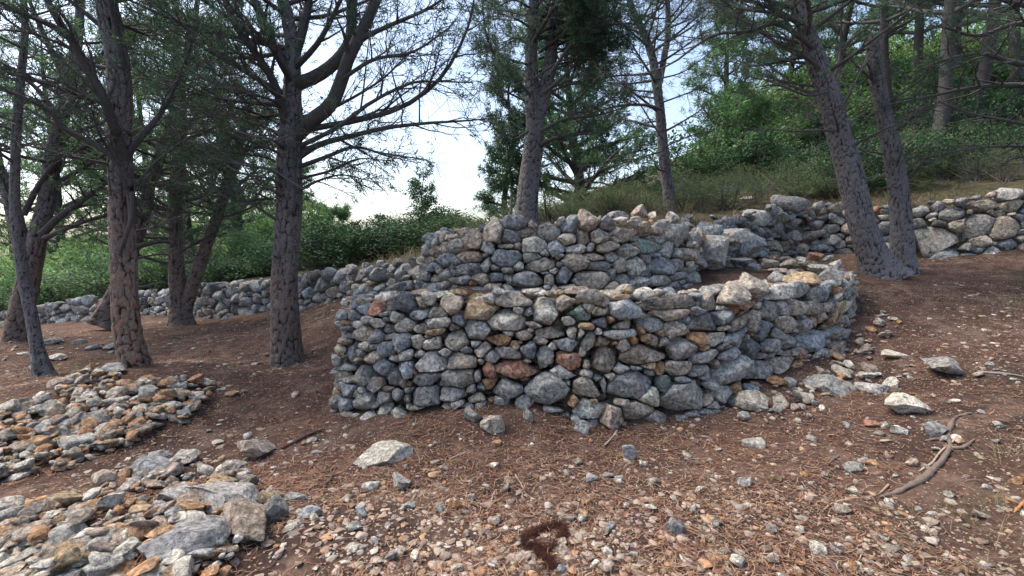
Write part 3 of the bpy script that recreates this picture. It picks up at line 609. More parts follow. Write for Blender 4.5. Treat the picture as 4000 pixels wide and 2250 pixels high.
many(R8, 1.525, [(1170,300,310,220,'g','broad grey bedrock outcrop to the right of the foreground wall',dict(sub=5,sink=.5,tall=.7,rough=.13,lo=.7)),
 (1390,325,190,110,'g','low grey ledge adjoining the broad bedrock outcrop',dict(sub=5,sink=.35,tall=.8,rough=.13)),
 (1390,262,140,55,'w','thin pale ledge above the broad bedrock outcrop',dict(sink=.4)),
 (1500,310,75,95,'w','small upright pale rock between the low ledge and the white boulder'),
 (1645,430,270,175,'w','large whitish boulder with orange stain on the slope at right',dict(sub=5)),
 (1865,212,255,120,'g','wedge-shaped grey slab lying on the slope at far right',dict(sub=5)),
 (1540,140,155,65,'w','pale flat stone with orange end right of the wall',dict(tall=.8)),
 (690,430,175,150,'t','round brown-grey boulder at the right foot of the foreground wall',dict(sub=5,lo=.75)),
 (815,318,115,70,'o','flat orange-tan stone near the right foot of the foreground wall'),
 (690,328,70,50,'o','small orange stone between the wall foot and the flat orange-tan stone'),
 (1180,120,110,110,'k','pinkish rough rock touching the right end of the foreground wall'),
 (1090,462,52,45,'w','small cube-shaped white stone below the bedrock outcrop'),
 (1410,552,95,48,'r','brick red flat stone left below the large whitish boulder',dict(lo=.6)),
 (1550,595,95,62,'w','pale stone just right of the brick red flat stone'),
 (1480,560,60,50,'g','small grey stone between the brick red stone and the pale one'),
 (690,678,125,75,'w','white and tan stone on the bare earth right of centre'),
 (630,900,85,85,'g','grey-white pointed stone below the white and tan stone'),
 (220,1175,130,155,'d','dark bluish upright stone in the gravel in the lower right centre',dict(sub=5)),
 (825,885,75,55,'y','pale yellow angular stone right of the grey-white pointed stone'),
 (1218,1070,105,75,'k','tan stone with a pointed end in the lower right'),
 (970,1190,72,52,'w','pale oval stone left below the pointed tan stone'),
 (1640,775,85,52,'k','tan stone left of the exposed root'),
 (1400,780,95,32,'o','thin orange stone in the rubble left of the exposed root'),
 (1285,825,105,80,'g','broken grey stone in the rubble below the thin orange stone'),
 (1780,590,115,120,'d','dark rounded rock against the upper end of the exposed root'),
 (2165,565,85,50,'g','greenish grey stone right of the exposed root'),
 (1100,850,62,65,'k','upright tan stone left of the broken grey stone'),
 (1060,1320,120,85,'w','ragged white stone at the bottom of the lower right'),
 (550,1175,62,62,'o','small square orange stone in the gravel right of the dark bluish stone'),
 (390,1272,52,60,'o','orange pebble-like rock right below the dark bluish stone'),
 (510,1310,72,62,'k','tan rock at the bottom right of the small square orange stone'),
 (790,1372,90,72,'k','brown rounded rock cut off near the bottom edge at lower right'),
 (610,1375,120,90,'w','pale block at the bottom edge left of the brown rounded rock'),
 (2050,1125,125,55,'k','pinkish ridged stone in the dry grass at far lower right'),
 (470,1160,60,70,'g','grey thin stone beside the small square orange stone'),
 (1280,1420,110,60,'o','long orange stone lying at the very bottom right'),
 (20,800,45,55,'w','pale narrow stone on bare earth left of the white and tan stone'),
 (960,945,50,40,'w','cream small stone above the bare red patch at right')])
# the dry left ground
R9 = lambda x, y: (x/2.9, 1000+y/2.9)
many(R9, 2.9, [(600,1155,220,90,'w','pale flat rock on the bare ground right of the slim grey trunk'),(355,1260,120,80,'w','small pale rock touching the left of the slim grey trunk foot'),
 (540,975,220,110,'g','grey flat rock behind the slim grey trunk'),(860,980,170,80,'g','pale grey rock between the slim trunk and the reddish leaning pine'),(240,1110,150,50,'w','thin pale stone near the left edge behind the slim trunk'),
 (1010,1050,170,80,'d','dark rock lump close left of the leaning reddish pine'),(1210,1040,130,110,'g','grey rock hidden just behind the leaning reddish pine')])
# big boulders beside the upper tier
for u, v, w, h, c, d, tilt, lab in [(2788,985,120,150,'g',6.0,.7,'long pale boulder leaning diagonally beside the right end of the upper tier'),(2850,915,170,80,'w',6.4,.1,'cream topped boulder lying highest right of the upper tier'),
      (2775,915,100,90,'b',6.2,.2,'blue-grey boulder between the upper tier and the cream topped boulder'),(2830,950,110,80,'b',6.5,.1,'bluish broad boulder above the diagonally leaning one'),(2925,955,110,100,'b',7.2,.1,'rounded grey boulder at the start of the upper field wall')]:
    sx, sz = w*d/FPX, h*d/FPX; V, F = rock((sx, sx*.9, sz), r3, 5)
    p = P(u, v, d); ca, sa = math.cos(tilt*.5), math.sin(tilt*.5); V = V@np.array([[ca, 0, -sa], [0, 1, 0], [sa, 0, ca]])
    o = obj('boulder', V+p, F, M_STONE, np.broadcast_to(tint(c), (len(V), 3)), loc=p-np.array([0, 0, sz/2])); tag(o, lab, 'boulder')
for u, v, w, h, c, lab in [(2874,752,100,45,'b','bluish rock cluster stone on the terrace behind the upper wall'),(2920,778,60,26,'w','whitish flat stone right below the bluish rock on the far terrace'),(2783,775,45,28,'g','small grey stone on the far terrace left of the bluish rock'),
      (2937,822,100,28,'g','flat grey stone sunk in dry grass above the upper field wall'),(2685,855,45,50,'g','pointed grey stone at the back edge of the upper tier'),(2800,850,50,20,'b','thin stone lying in the dry grass behind the tall tier')]:
    ground_rock(u, v, w, h, c, 'rock', lab, 'rock', sink=.2)
# ---- rubble of the two heaps and the slope: the largest are stones of their own, the rest is one mass
def in_poly(poly, x, y):
    c = False; n = len(poly)
    for i in range(n):
        ax, ay = poly[i]; bx, by = poly[(i+1) % n]
        if (ay > y) != (by > y) and x < (bx-ax)*(y-ay)/(by-ay)+ax: c = not c
    return c
H1 = [R4(*a) for a in [(-60,700),(200,600),(330,480),(540,420),(620,520),(760,500),(1050,490),(1040,590),(900,700),(700,770),(640,820),(500,860),(330,930),(150,970),(-60,1000)]]
H2 = [R4(*a) for a in [(-60,1130),(400,1080),(560,980),(820,880),(1000,890),(1230,930),(1330,1060),(1300,1230),(1150,1400),(1100,1560),(-60,1560)]]
def scatter_rocks(poly, n, smin, smax, r, keys, lift, layers=1.0):
    xs = [a[0] for a in poly]; ys = [a[1] for a in poly]; res = []
    k = 0
    while len(res) < n and k < n*20:
        k += 1; u, v = r.uniform(min(xs), max(xs)), r.uniform(min(ys), max(ys))
        if not in_poly(poly, u, v): continue
        q = hit(u, v)
        if q is None: continue
        s = smin*(smax/smin)**(r.random()**1.7); res.append((q, s, keys[r.integers(len(keys))], lift*r.random()))
    return res
rub = []
for poly, n, a, b, keys, li, tg in [(H1, 620, .05, .17, 'kkowwtokgyow', .06, 'upper'), (H2, 560, .035, .15, 'kkowowtgykwo', .05, 'lower')]:
    for q in scatter_rocks(poly, n, a, b, r3, keys, li): rub.append((*q, tg))
R_SLOPE = [(0,1500),(0,1180),(1300,1250),(1280,1650),(2000,1720),(3000,1700),(3400,1250),(4000,1150),(4000,2250),(1100,2250),(1100,1800),(700,1700)]
for q in scatter_rocks([(800,1500),(1270,1560),(2000,1720),(2900,1650),(3350,1300),(4000,1250),(4050,2300),(1050,2300),(1100,1850),(700,1650)], 420, .025, .085, r3, 'ktgwtkogk', 0): rub.append((*q, 'slope'))
for q in scatter_rocks([(0,1500),(0,1330),(700,1290),(1290,1260),(1280,1560),(700,1600),(760,1420)], 90, .03, .10, r3, 'tgwtkg', 0): rub.append((*q, 'flat'))
for q in scatter_rocks([(2850,1640),(3000,1520),(3220,1430),(3330,1350),(3380,1180),(3520,1200),(3500,1400),(3250,1560),(3000,1660)], 70, .05, .19, r3, 'ktgwtkog', .02): rub.append((*q, 'slope'))
rub.sort(key=lambda q: -q[1]/q[0][1])
CN = dict(k='tan', t='brownish grey', g='grey', o='orange', w='pale cream', y='ochre', b='bluish', d='dark')
WHERE = dict(upper=('{} stone, one of many in the heap below the reddish leaning pine', 'rubble stones of the heap by the leaning pine'), lower=('{} stone, one of many lying among the boulders of the foreground heap', 'rubble stones of the foreground heap'),
   slope=('{} stone, one of many strewn over the gravelly slope below the drystone wall', 'stones strewn over the gravelly slope'), flat=('{} stone, one of many scattered between the left pine trunks', 'stones scattered between the left pines'))
rest = []
for k, (q, s, c, li, tg) in enumerate(rub):
    z = q+np.array([0, 0, s*.12+li])
    V, F = rock((s*r3.uniform(.9, 1.4), s*r3.uniform(.8, 1.2), s*r3.uniform(.4, .75)), r3, 3 if k < 500 else 2, 10, lo=.6)
    ax = r3.normal(size=2)*.3; V = V+np.stack([V[:, 2]*ax[0], V[:, 2]*ax[1], -V[:, 0]*ax[0]-V[:, 1]*ax[1]], -1)*.8; a = r3.uniform(0, 6.28); ca, sa = math.cos(a), math.sin(a); V = V@np.array([[ca, sa, 0], [-sa, ca, 0], [0, 0, 1]])
    if k < 185:
        o = obj('rubble_stone', V+z, F, M_STONE, np.broadcast_to(tint(c), (len(V), 3)), loc=q); tag(o, WHERE[tg][0].format(CN[c]), 'stone', CN[c]+' '+WHERE[tg][1])
    else: rest.append((V+z, F, tint(c)))
V, F, C = join(rest); tag(obj('small_rubble', V, F, M_STONE, C), 'small broken stones filling the heaps and lying over the slope', 'rubble', kind='stuff')
# ---- gravel
def scatter_world(n, r, rmin=1.3, rmax=13, amin=-58, amax=58):
    d = rmin*(rmax/rmin)**r.random(n); a = np.radians(r.uniform(amin, amax, n)); x, y = d*np.sin(a), d*np.cos(a); return x, y
def off_wall(x, y):
    m = poly_sd([tuple(p[:2]) for p in F_LOW.B], x, y) < .02
    return m & (y < np.interp(x, WX, WY)-.05)
def instances(V, F, pos, scl, rot, cols):
    """merge many copies of a small mesh"""
    n, k = len(pos), len(V); ca, sa = np.cos(rot), np.sin(rot)
    X = V[None]*scl[:, None, :]
    A = np.stack([X[..., 0]*ca[:, None]-X[..., 1]*sa[:, None], X[..., 0]*sa[:, None]+X[..., 1]*ca[:, None], X[..., 2]], -1)+pos[:, None]
    FF = F[None]+(np.arange(n)*k)[:, None, None]
    return A.reshape(-1, 3), FF.reshape(-1, F.shape[1]), np.repeat(cols, k, 0)
gp = []
pal = np.array([PAL[c] for c in 'ktgwkoktyk'])*.62+np.array([.16, .10, .07])*.38
for var in range(8):
    n = 5400; x, y = scatter_world(n, r3)
    dens = fbm2(x*1.1+4, y*1.1, 3); keep = r3.random(n) < np.clip((dens-.36)*5, .08, 1)*np.where((x > -.2) & (x < 3) & (y > 2.9) & (y < 3.9), .35, 1)*np.where(x < -1.2, .8, 1)
    keep &= off_wall(x, y); x, y = x[keep], y[keep]; z = height(x, y)
    V, F = rock((1, 1, 1), r3, 1 if var < 3 else 2, 7, lo=.55, rough=.05) if True else None
    m = len(x); s = .007*(6.5**(r3.random(m)**2.6))*1.45
    scl = np.stack([s*r3.uniform(.9, 1.6, m), s*r3.uniform(.8, 1.2, m), s*r3.uniform(.4, .8, m)], -1)
    cl = pal[r3.integers(0, len(pal), m)]*r3.uniform(.6, 1.25, (m, 1))
    gp.append(instances(V, F, np.stack([x, y, z-s*.04], -1), scl, r3.uniform(0, 6.28, m), cl))
V, F, C = join(gp); tag(obj('gravel', V, F, M_TINT, C, smooth=False), 'orange and grey gravel chips strewn over the bare earth', 'gravel', kind='stuff')
# ---- fallen needles, twigs, dry grass: thin bent strips
def strips(x, y, z, length, width, ang, lift, bend, cols, segs=3, up=None):
    n = len(x); t = np.linspace(0, 1, segs+1)
    dx, dy = np.cos(ang), np.sin(ang); P0 = np.stack([x, y, z], -1)
    c = P0[:, None]+length[:, None, None]*(t[None, :, None]*np.stack([dx, dy, np.zeros(n)], -1)[:, None])
    c[..., 0] += (-dy*bend*length)[:, None]*(t*(1-t)*4)[None]; c[..., 1] += (dx*bend*length)[:, None]*(t*(1-t)*4)[None]
    c[..., 2] += lift[:, None]*length[:, None]*t[None] if up is None else (length*up)[:, None]*(t-.35*t*t)[None]
    w = width[:, None]*(1-.6*t)[None]*.5; s = np.stack([-dy, dx, np.zeros(n)], -1)[:, None]*w[..., None]
    A = np.stack([c-s, c+s], 2).reshape(n, -1, 3); k = 2*(segs+1)
    f = np.array([[2*i, 2*i+1, 2*i+3, 2*i+2] for i in range(segs)])
    return A.reshape(-1, 3), (f[None]+(np.arange(n)*k)[:, None, None]).reshape(-1, 4), np.repeat(cols, k, 0)
n = 68000; x, y = scatter_world(n, r3, 1.3, 11); keep = (r3.random(n) < np.clip((fbm2(x*1.6+9, y*1.6, 3)-.33)*5, .1, 1)) & off_wall(x, y); x, y = x[keep], y[keep]; m = len(x)
pal = np.array([(.26,.13,.08), (.20,.095,.06), (.28,.16,.10), (.33,.235,.16), (.13,.075,.05)])
V, F, C = strips(x, y, height(x, y)+.006+r3.random(m)*.01, r3.uniform(.05, .11, m), r3.uniform(.002, .0045, m)*(1+np.hypot(x, y)*.12), r3.uniform(0, 6.28, m), r3.normal(size=m)*.1, r3.normal(size=m)*.15, pal[r3.integers(0, 5, m)]*r3.uniform(.7, 1.2, (m, 1)))
tag(obj('pine_needle_litter', V, F, M_TINT, C, smooth=False), 'red-brown fallen pine needles covering the ground', 'needle litter', kind='stuff')
def grass(name, label, px, n, h0, h1, spread, r, dry=(.9, 1.2), mat=None, group=None):
    q = px; a = r.uniform(0, 6.28, n); rr = spread*np.sqrt(r.random(n)); x = q[0]+rr*np.cos(a); y = q[1]+rr*np.sin(a); ln = r.uniform(h0, h1, n)
    V, F, C = strips(x, y, height(x, y)-.005, ln, r.uniform(.0018, .0035, n)*(1+q[1]*.14), a+r.normal(size=n)*.8, np.zeros(n), r.normal(size=n)*.2, r.uniform(.7, 1.3, (n, 1))*np.ones((1, 3)), up=r.uniform(.25, 1.1, n))
    return tag(obj(name, V, F, mat or M_GRASS, C, loc=(q[0], q[1], hz(q[0], q[1])), smooth=False), label, 'grass', group)
for k, (u, v, n, h, s, lab) in enumerate([(2200,1665,90,.12,.13,'small dry grass tuft under the middle of the foreground wall'),(3960,1830,90,.25,.16,'yellow grass tuft at the right edge'),(3750,2160,110,.2,.3,'sprawling dry grass clump near the bottom right corner'),(3950,2080,120,.25,.22,'pale grass tuft just above the bottom right corner'),
    (3900,1210,200,.18,.5,'flattened straw patch on the slope at far right'),(3350,1160,160,.2,.3,'dry grass below the double leaning trunk'),(3200,1060,90,.2,.2,'dry grass tuft left of the double leaning trunk'),(3830,960,150,.2,.5,'straw patch under the wall at the far right'),(180,1460,160,.14,.4,'dry grass around the slim grey trunk foot')]):
    q = hit(u, v); grass('grass_tuft', lab, q, n, h*.4, h, s, r3)
# terrace grass behind the walls as ground cover
n = 26000; x = r3.uniform(-3, 16, n); y = r3.uniform(7, 22, n); keep = (y > np.interp(x, WX, WY)+.35) & (r3.random(n) < np.clip((fbm2(x*.9, y*.9, 3)-.35)*5, 0, 1)) & (poly_sd(LOWPOLY, x, y) < 0); x, y = x[keep], y[keep]; m = len(x)
V, F, C = strips(x, y, height(x, y)-.02, r3.uniform(.15, .42, m), r3.uniform(.006, .014, m), r3.uniform(0, 6.28, m), np.zeros(m), r3.normal(size=m)*.2, r3.uniform(.5, 1.2, (m, 1))*np.array([[1, .97, .9]]), up=r3.uniform(.4, 1.1, m))
tag(obj('dry_grass', V, F, M_GRASS, C, smooth=False), 'dry olive and straw grass covering the terrace behind the walls', 'grass', kind='stuff')
# ---------------------------------------------------------------- tubes
def spline(pts, rad, n):
    """Catmull-Rom through pts, n samples"""
    p = np.asarray(pts, float); p = np.vstack([2*p[0]-p[1], p, 2*p[-1]-p[-2]]); k = len(p)-3
    t = np.linspace(0, k-1e-6, n); i = t.astype(int); f = (t-i)[:, None]
    a, b, c, d = p[i], p[i+1], p[i+2], p[i+3]
    q = .5*((2*b)+(-a+c)*f+(2*a-5*b+4*c-d)*f**2+(-a+3*b-3*c+d)*f**3)
    return q, np.interp(t, np.arange(len(rad)), rad)
def tubes(Pn, R, sides):
    """Pn (N,M,3), R (N,M) -> verts, quad faces"""
    n, m, _ = Pn.shape
    T = np.gradient(Pn, axis=1); T = norm(T); ref = np.where(np.abs(T[:, :1, 2:3]) > .9, np.array([1., 0, 0]), np.array([0, 0, 1.]))
    A = norm(np.cross(T, np.broadcast_to(ref, T.shape))); B = np.cross(T, A)
    th = np.arange(sides)*2*math.pi/sides
    V = Pn[:, :, None]+R[:, :, None, None]*(A[:, :, None]*np.cos(th)[None, None, :, None]+B[:, :, None]*np.sin(th)[None, None, :, None])
    f = []
    for i in range(m-1):
        for s in range(sides): f.append((i*sides+s, i*sides+(s+1) % sides, (i+1)*sides+(s+1) % sides, (i+1)*sides+s))
    f = np.array(f)
    return V.reshape(-1, 3), (f[None]+(np.arange(n)*m*sides)[:, None, None]).reshape(-1, 4)
def voro(u, v, per):
    """cellular noise F2-F1 on a strip periodic in u with period per cells"""
    iu, iv = np.floor(u), np.floor(v); d1 = np.full(u.shape, 9.); d2 = np.full(u.shape, 9.); idc = np.zeros(u.shape)
    for i in (-1, 0, 1):
        for j in (-1, 0, 1):
            cu, cv = iu+i, iv+j; w = np.mod(cu, per)
            px = cu+.15+.7*hsh(w, cv, 1.3+0*w); py = cv+.15+.7*hsh(w, cv, 7.7+0*w); d = np.hypot(u-px, v-py)
            nf = d < d1; d2 = np.where(nf, d1, np.minimum(d2, d)); idc = np.where(nf, hsh(w, cv, 3.1+0*w), idc); d1 = np.minimum(d1, d)
    return d2-d1, idc
def trunk_mesh(pts, rad, sides=64, step=.03, plate=.055, depth=.014, flare=.0, seed=0, fl_dir=None):
    n = int(np.linalg.norm(np.diff(np.asarray(pts), axis=0), axis=1).sum()/step)+4
    C, R = spline(pts, rad, n)
    T = norm(np.gradient(C, axis=0)); A = norm(np.cross(T, np.array([0, 1., 0]))); B = np.cross(T, A)
    th = np.arange(sides)*2*math.pi/sides; s = np.concatenate([[0], np.cumsum(np.linalg.norm(np.diff(C, axis=0), axis=1))])
    TH, S = np.meshgrid(th, s); Rm = R[:, None]*np.ones_like(TH)
    per = max(5, int(round(2*math.pi*np.median(R)/plate)))
    U = TH/(2*math.pi)*per+(noise2(TH*2.0, S*3+seed)-.5)*.0; U2 = U+.5*(noise2(np.cos(TH)*3+9, S*4+seed)-.5)+.35*(noise2(np.cos(TH)*9+3, S*13+seed)-.5); V_ = S/(plate*2.0)+.7*(noise2(np.cos(TH)*4+2, np.sin(TH)*4+S*5+seed)-.5)
    f, idc = voro(U2, V_+seed*3.3, per); rg = np.abs(noise2(np.cos(TH)*per*.42+seed, np.sin(TH)*per*.42+S/(plate*7))-.5)+np.abs(noise2(U2*1.3, S/(plate*9)+seed)-.5)*.5
    f = f+.17*np.clip(noise2(np.cos(TH)*3+7+seed, S*9+np.sin(TH)*3)-.45, -.3, 1)+.10*(noise2(np.cos(TH)*16, S*60)-.5); cr = np.minimum(.08+.92*sstep(.02, .2, f), .1+.9*sstep(.01, .13, rg))
    lump = (noise2(np.cos(TH)*2+5+seed, S*2.2+np.sin(TH)*2)-.5)*.14
    root = flare*1.5*np.exp(-S/.2)*(.5+.8*np.abs(np.sin(TH*2.5+seed)))
    Rm = Rm*(1+lump+root)+depth*1.25*(cr-.75)+(idc-.5)*depth*.5*cr+(noise2(np.cos(TH)*14, S*45)-.5)*depth*.35
    X = C[:, None]+Rm[..., None]*(A[:, None]*np.cos(TH)[..., None]+B[:, None]*np.sin(TH)[..., None])
    idx = np.arange(n*sides).reshape(n, sides)
    F = np.stack([idx[:-1], np.roll(idx[:-1], -1, 1), np.roll(idx[1:], -1, 1), idx[1:]], -1).reshape(-1, 4)
    return X.reshape(-1, 3), F, (cr*(.62+.38*idc)).ravel(), (C, R)
def rot_about(v, ax, a):
    return v*math.cos(a)+np.cross(ax, v)*math.sin(a)+ax*(ax@v)*(1-math.cos(a))
def wander(p, d, L_, n, r, curl=.25, lift=0.):
    pts = [p]; d = norm(d); st = L_/(n-1)
    for k in range(n-1):
        d = norm(d+r.normal(size=3)*curl*.4+np.array([0, 0, lift/(n-1)])); pts.append(pts[-1]+d*st)
    return np.array(pts)
class Limb:
    """a limb with side shoots and twigs; collects tubes by size and tuft positions"""
    def __init__(s): s.big = []; s.mid = []; s.tw = []; s.tp = []; s.td = []
def grow(limb, pts, r0, r1, r, live, nsub=10, sublen=.45, ntw=6, twlen=.28, start=.25, planar=.5, droop=0., thin=1.):
    n = 14; C, R = spline(pts, np.linspace(r0, r1, len(pts)), n); limb.big.append((C, R))
    Lt = np.linalg.norm(np.diff(C, axis=0), axis=1).sum(); T = norm(np.gradient(C, axis=0))
    for k in range(nsub):
        t = start+(1-start)*(k+r.random())/nsub; i = min(int(t*(n-1)), n-2); f = t*(n-1)-i; p = C[i]*(1-f)+C[i+1]*f
        side = norm(np.cross(T[i], [0, 0, 1])+1e-6)*(1 if k % 2 else -1); up = np.cross(side, T[i])*(-1 if k % 2 else 1)
        d = norm(T[i]*r.uniform(.4, 1.0)+side*r.uniform(.3, 1.0)+r.normal(size=3)*planar*.5+np.array([0, 0, droop+.1]))
        ln = Lt*sublen*(1.15-t*.75)*r.uniform(.6, 1.2); sp = wander(p, d, ln, 6, r, .35, .15); rr = R[i]*.5*thin
        limb.mid.append((sp, np.linspace(max(rr, .005), .0025, 6)))
        Ts = norm(np.gradient(sp, axis=0))
        for j in range(ntw):
            tt = .25+.75*(j+r.random())/ntw; a = min(int(tt*5), 4); pp = sp[a]+(sp[a+1]-sp[a])*(tt*5-a)
            dd = norm(Ts[a]+r.normal(size=3)*.75+np.array([0, 0, droop*.6])); l2 = twlen*r.uniform(.5, 1.3); tp = wander(pp, dd, l2, 4, r, .45, .05)
            limb.tw.append((tp, np.linspace(.0035, .0018, 4)))
            if r.random() < live:
                for q in (.45, .75, 1.0): limb.tp.append(tp[0]+(tp[-1]-tp[0])*q); limb.td.append(dd)
        if r.random() < live: limb.tp.append(sp[-1]); limb.td.append(Ts[-1])
def thin(lb, keep, r):
    k = r.random(len(lb.tp)) < keep; lb.tp = [a for a, b in zip(lb.tp, k) if b]; lb.td = [a for a, b in zip(lb.td, k) if b]
def limb_mesh(limb, col, sc=1.):
    parts = []
    for lst, sides in ((limb.big, 7), (limb.mid, 4), (limb.tw, 3)):
        if not lst: continue
        Pn = np.array([a for a, b in lst]); R = np.array([b for a, b in lst])*sc; V, F = tubes(Pn, R, sides); parts.append((V, F, np.array(col)))
    return join(parts)
def tufts(pos, dr, r, K=9, ln=.085, wd=.006, spread=.6):
    pos = np.asarray(pos); dr = np.asarray(dr); n = len(pos)
    d = norm(dr[:, None]*.8+r.normal(size=(n, K, 3))*spread); s = norm(np.cross(d, r.normal(size=(n, K, 3)))); l = ln*r.uniform(.6, 1.25, (n, K, 1))
    b = pos[:, None]+r.normal(size=(n, K, 3))*ln*.25; w = wd*r.uniform(.7, 1.3, (n, K, 1))
    V = np.stack([b-s*w*.5, b+s*w*.5, b+d*l+s*w*.12], 2).reshape(-1, 3); F = np.arange(n*K*3).reshape(-1, 3)
    c = np.repeat(r.uniform(.55, 1.35, n), K*3)[:, None]*np.ones((1, 3)); return V, F, c
GREYTW = (.075, .07, .07); BROWNTW = (.13, .10, .085)
r4 = np.random.default_rng(41); M_NEEDLE_MID = leaf_material('mid_green_needles', (.065, .13, .065), (.10, .185, .08), .45, .6)
def pine(label, stems, limbs, auto, bark, name='pine_tree', group=None, twig=GREYTW, needle=None, K=9, ln=.085, wd=.010, sides=64, plate=.062, depth=.014, dens=.42, tw_sc=1., step=.03, r=r4, cat='pine tree', noneedle=False):
    """stems: [(pts, radii, flare)]; limbs: [(pts, r0, r1, live, kw)]; auto: [(stem index, t0, t1, count, length0, length1, live, kw)]"""
    base = np.array(stems[0][0][0]); root = empty(name, base); tag(root, label, cat, group)
    cs = []
    for k, (pts, rad, fl) in enumerate(stems):
        V, F, cr, C = trunk_mesh(pts, rad, sides if k == 0 else max(sides*2//3, 10), step, plate, depth, fl, seed=k+base[0]); cs.append(C)
        obj('trunk' if k == 0 or fl > 0 else 'stem', V, F, bark, None, root, extra=cr)
    tp, td = [], []
    def add(pts, r0, r1, live, kw):
        lb = Limb(); grow(lb, pts, r0, r1, r, live, **kw); V, F, C = limb_mesh(lb, twig, tw_sc); b = obj('branch', V, F, M_TWIG, C, root)
        kk = np.nonzero(r.random(len(lb.tp)) < dens)[0]
        if len(kk): V, F, C = tufts([lb.tp[i] for i in kk], [lb.td[i] for i in kk], r, K, ln, wd); obj('foliage', V, F, needle or M_NEEDLE, C, b, smooth=False)
    for pts, r0, r1, live, kw in limbs: add(pts, r0, r1, live, kw)
    for si, t0, t1, cnt, l0, l1, live, kw in auto:
        C, R = cs[si]; kw = dict(kw); rise = kw.pop('rise', .35); az0 = kw.pop('az', None); azw = kw.pop('azw', 1.2)
        for k in range(cnt):
            t = t0+(t1-t0)*(k+r.random())/cnt; i = min(int(t*(len(C)-1)), len(C)-1); a = r.uniform(0, 6.28) if az0 is None else az0+r.normal()*azw
            d = np.array([math.cos(a), math.sin(a), rise+r.normal()*.18]); l = (l0+(l1-l0)*(k/cnt))*r.uniform(.75, 1.25)
            pts = wander(C[i]+norm(d)*R[i]*.5, d, l, 5, r, .22, kw.get('lift', .25)); k2 = {a_: b_ for a_, b_ in kw.items() if a_ != 'lift'}
            add(pts, max(.012, min(R[i]*.42, .012+l*.014)), .005, live, k2)
    return root
def up(pts, dx, dy, dz): return pts+[np.array(pts[-1])+np.array([dx, dy, dz])]
def path(lst, d): return [D(a[0], a[1], a[2] if len(a) > 2 else d) for a in lst]
# ---- T1 reddish leaning pine, left foreground
p = path([(360,985),(345,930),(325,850),(315,760),(310,650),(306,540),(305,440),(301,340),(300,240),(295,150),(278,60),(262,-20)], 5.02); p = up(p, -.25, .1, 1.4); p = up(p, -.2, .2, 1.6)
q = 5.02/1180
lim = [([D(335,560,4.95)]+path([(331,500,4.85),(306,420,4.75),(250,370,4.6),(170,330,4.5),(110,270,4.4),(-30,210,4.2)],0), .042, .018, .25, dict(nsub=12, sublen=.35, ntw=5)),
 (path([(312,400,4.9),(290,330,4.75),(262,250,4.6),(225,180,4.5),(185,110,4.4),(140,40,4.3),(100,-40,4.2)],0), .052, .025, .3, dict(nsub=12, sublen=.32, ntw=5)),
 (path([(180,95,4.4),(120,60,4.3),(60,35,4.2),(-20,-5,4.1)],0), .03, .015, .3, dict(nsub=8)),
 (path([(318,400,5.0),(350,350,5.0),(400,290,5.1),(440,220,5.3),(475,130,5.4),(500,40,5.5)],0), .035, .012, .4, dict(nsub=10, sublen=.35, ntw=5)),
 (path([(300,640,4.9),(318,590,4.82),(332,540,4.8),(330,470,4.78),(318,440,4.8)],0), .02, .02, .0, dict(nsub=1)),
 (path([(310,170,4.95),(298,100,4.85),(285,40,4.8),(270,-40,4.7)],0), .035, .02, .4, dict(nsub=6)),
 (path([(240,160,4.6),(150,110,4.4),(60,80,4.3),(-40,75,4.2)],0), .016, .006, .2, dict(nsub=8)),
 (path([(215,240,4.6),(140,200,4.5),(40,180,4.4)],0), .014, .006, .2, dict(nsub=7)),
 (path([(345,460,5.0),(400,400,5.2),(470,350,5.5),(520,330,5.8)],0), .014, .005, .2, dict(nsub=6)),
 (path([(340,650,5.1),(400,640,5.3),(440,645,5.5)],0), .014, .006, 0, dict(nsub=3)), (path([(345,725,5.1),(400,712,5.3),(420,712,5.4)],0), .012, .006, 0, dict(nsub=1)), (path([(340,780,5.1),(385,762,5.3)],0), .01, .005, 0, dict(nsub=1))]
pine('reddish barked pine with plated trunk leaning left, standing in the stone heap at left', [(p, [.158,.138,.128,.12,.114,.11,.107,.103,.10,.094,.09,.085,.07,.05], .25)], lim,
  [(0, .72, 1., 7, 1.2, .7, .6, dict(rise=.3)), (0, .35, .7, 10, .5, .9, .1, dict(rise=.1))], M_BARK_PINK)
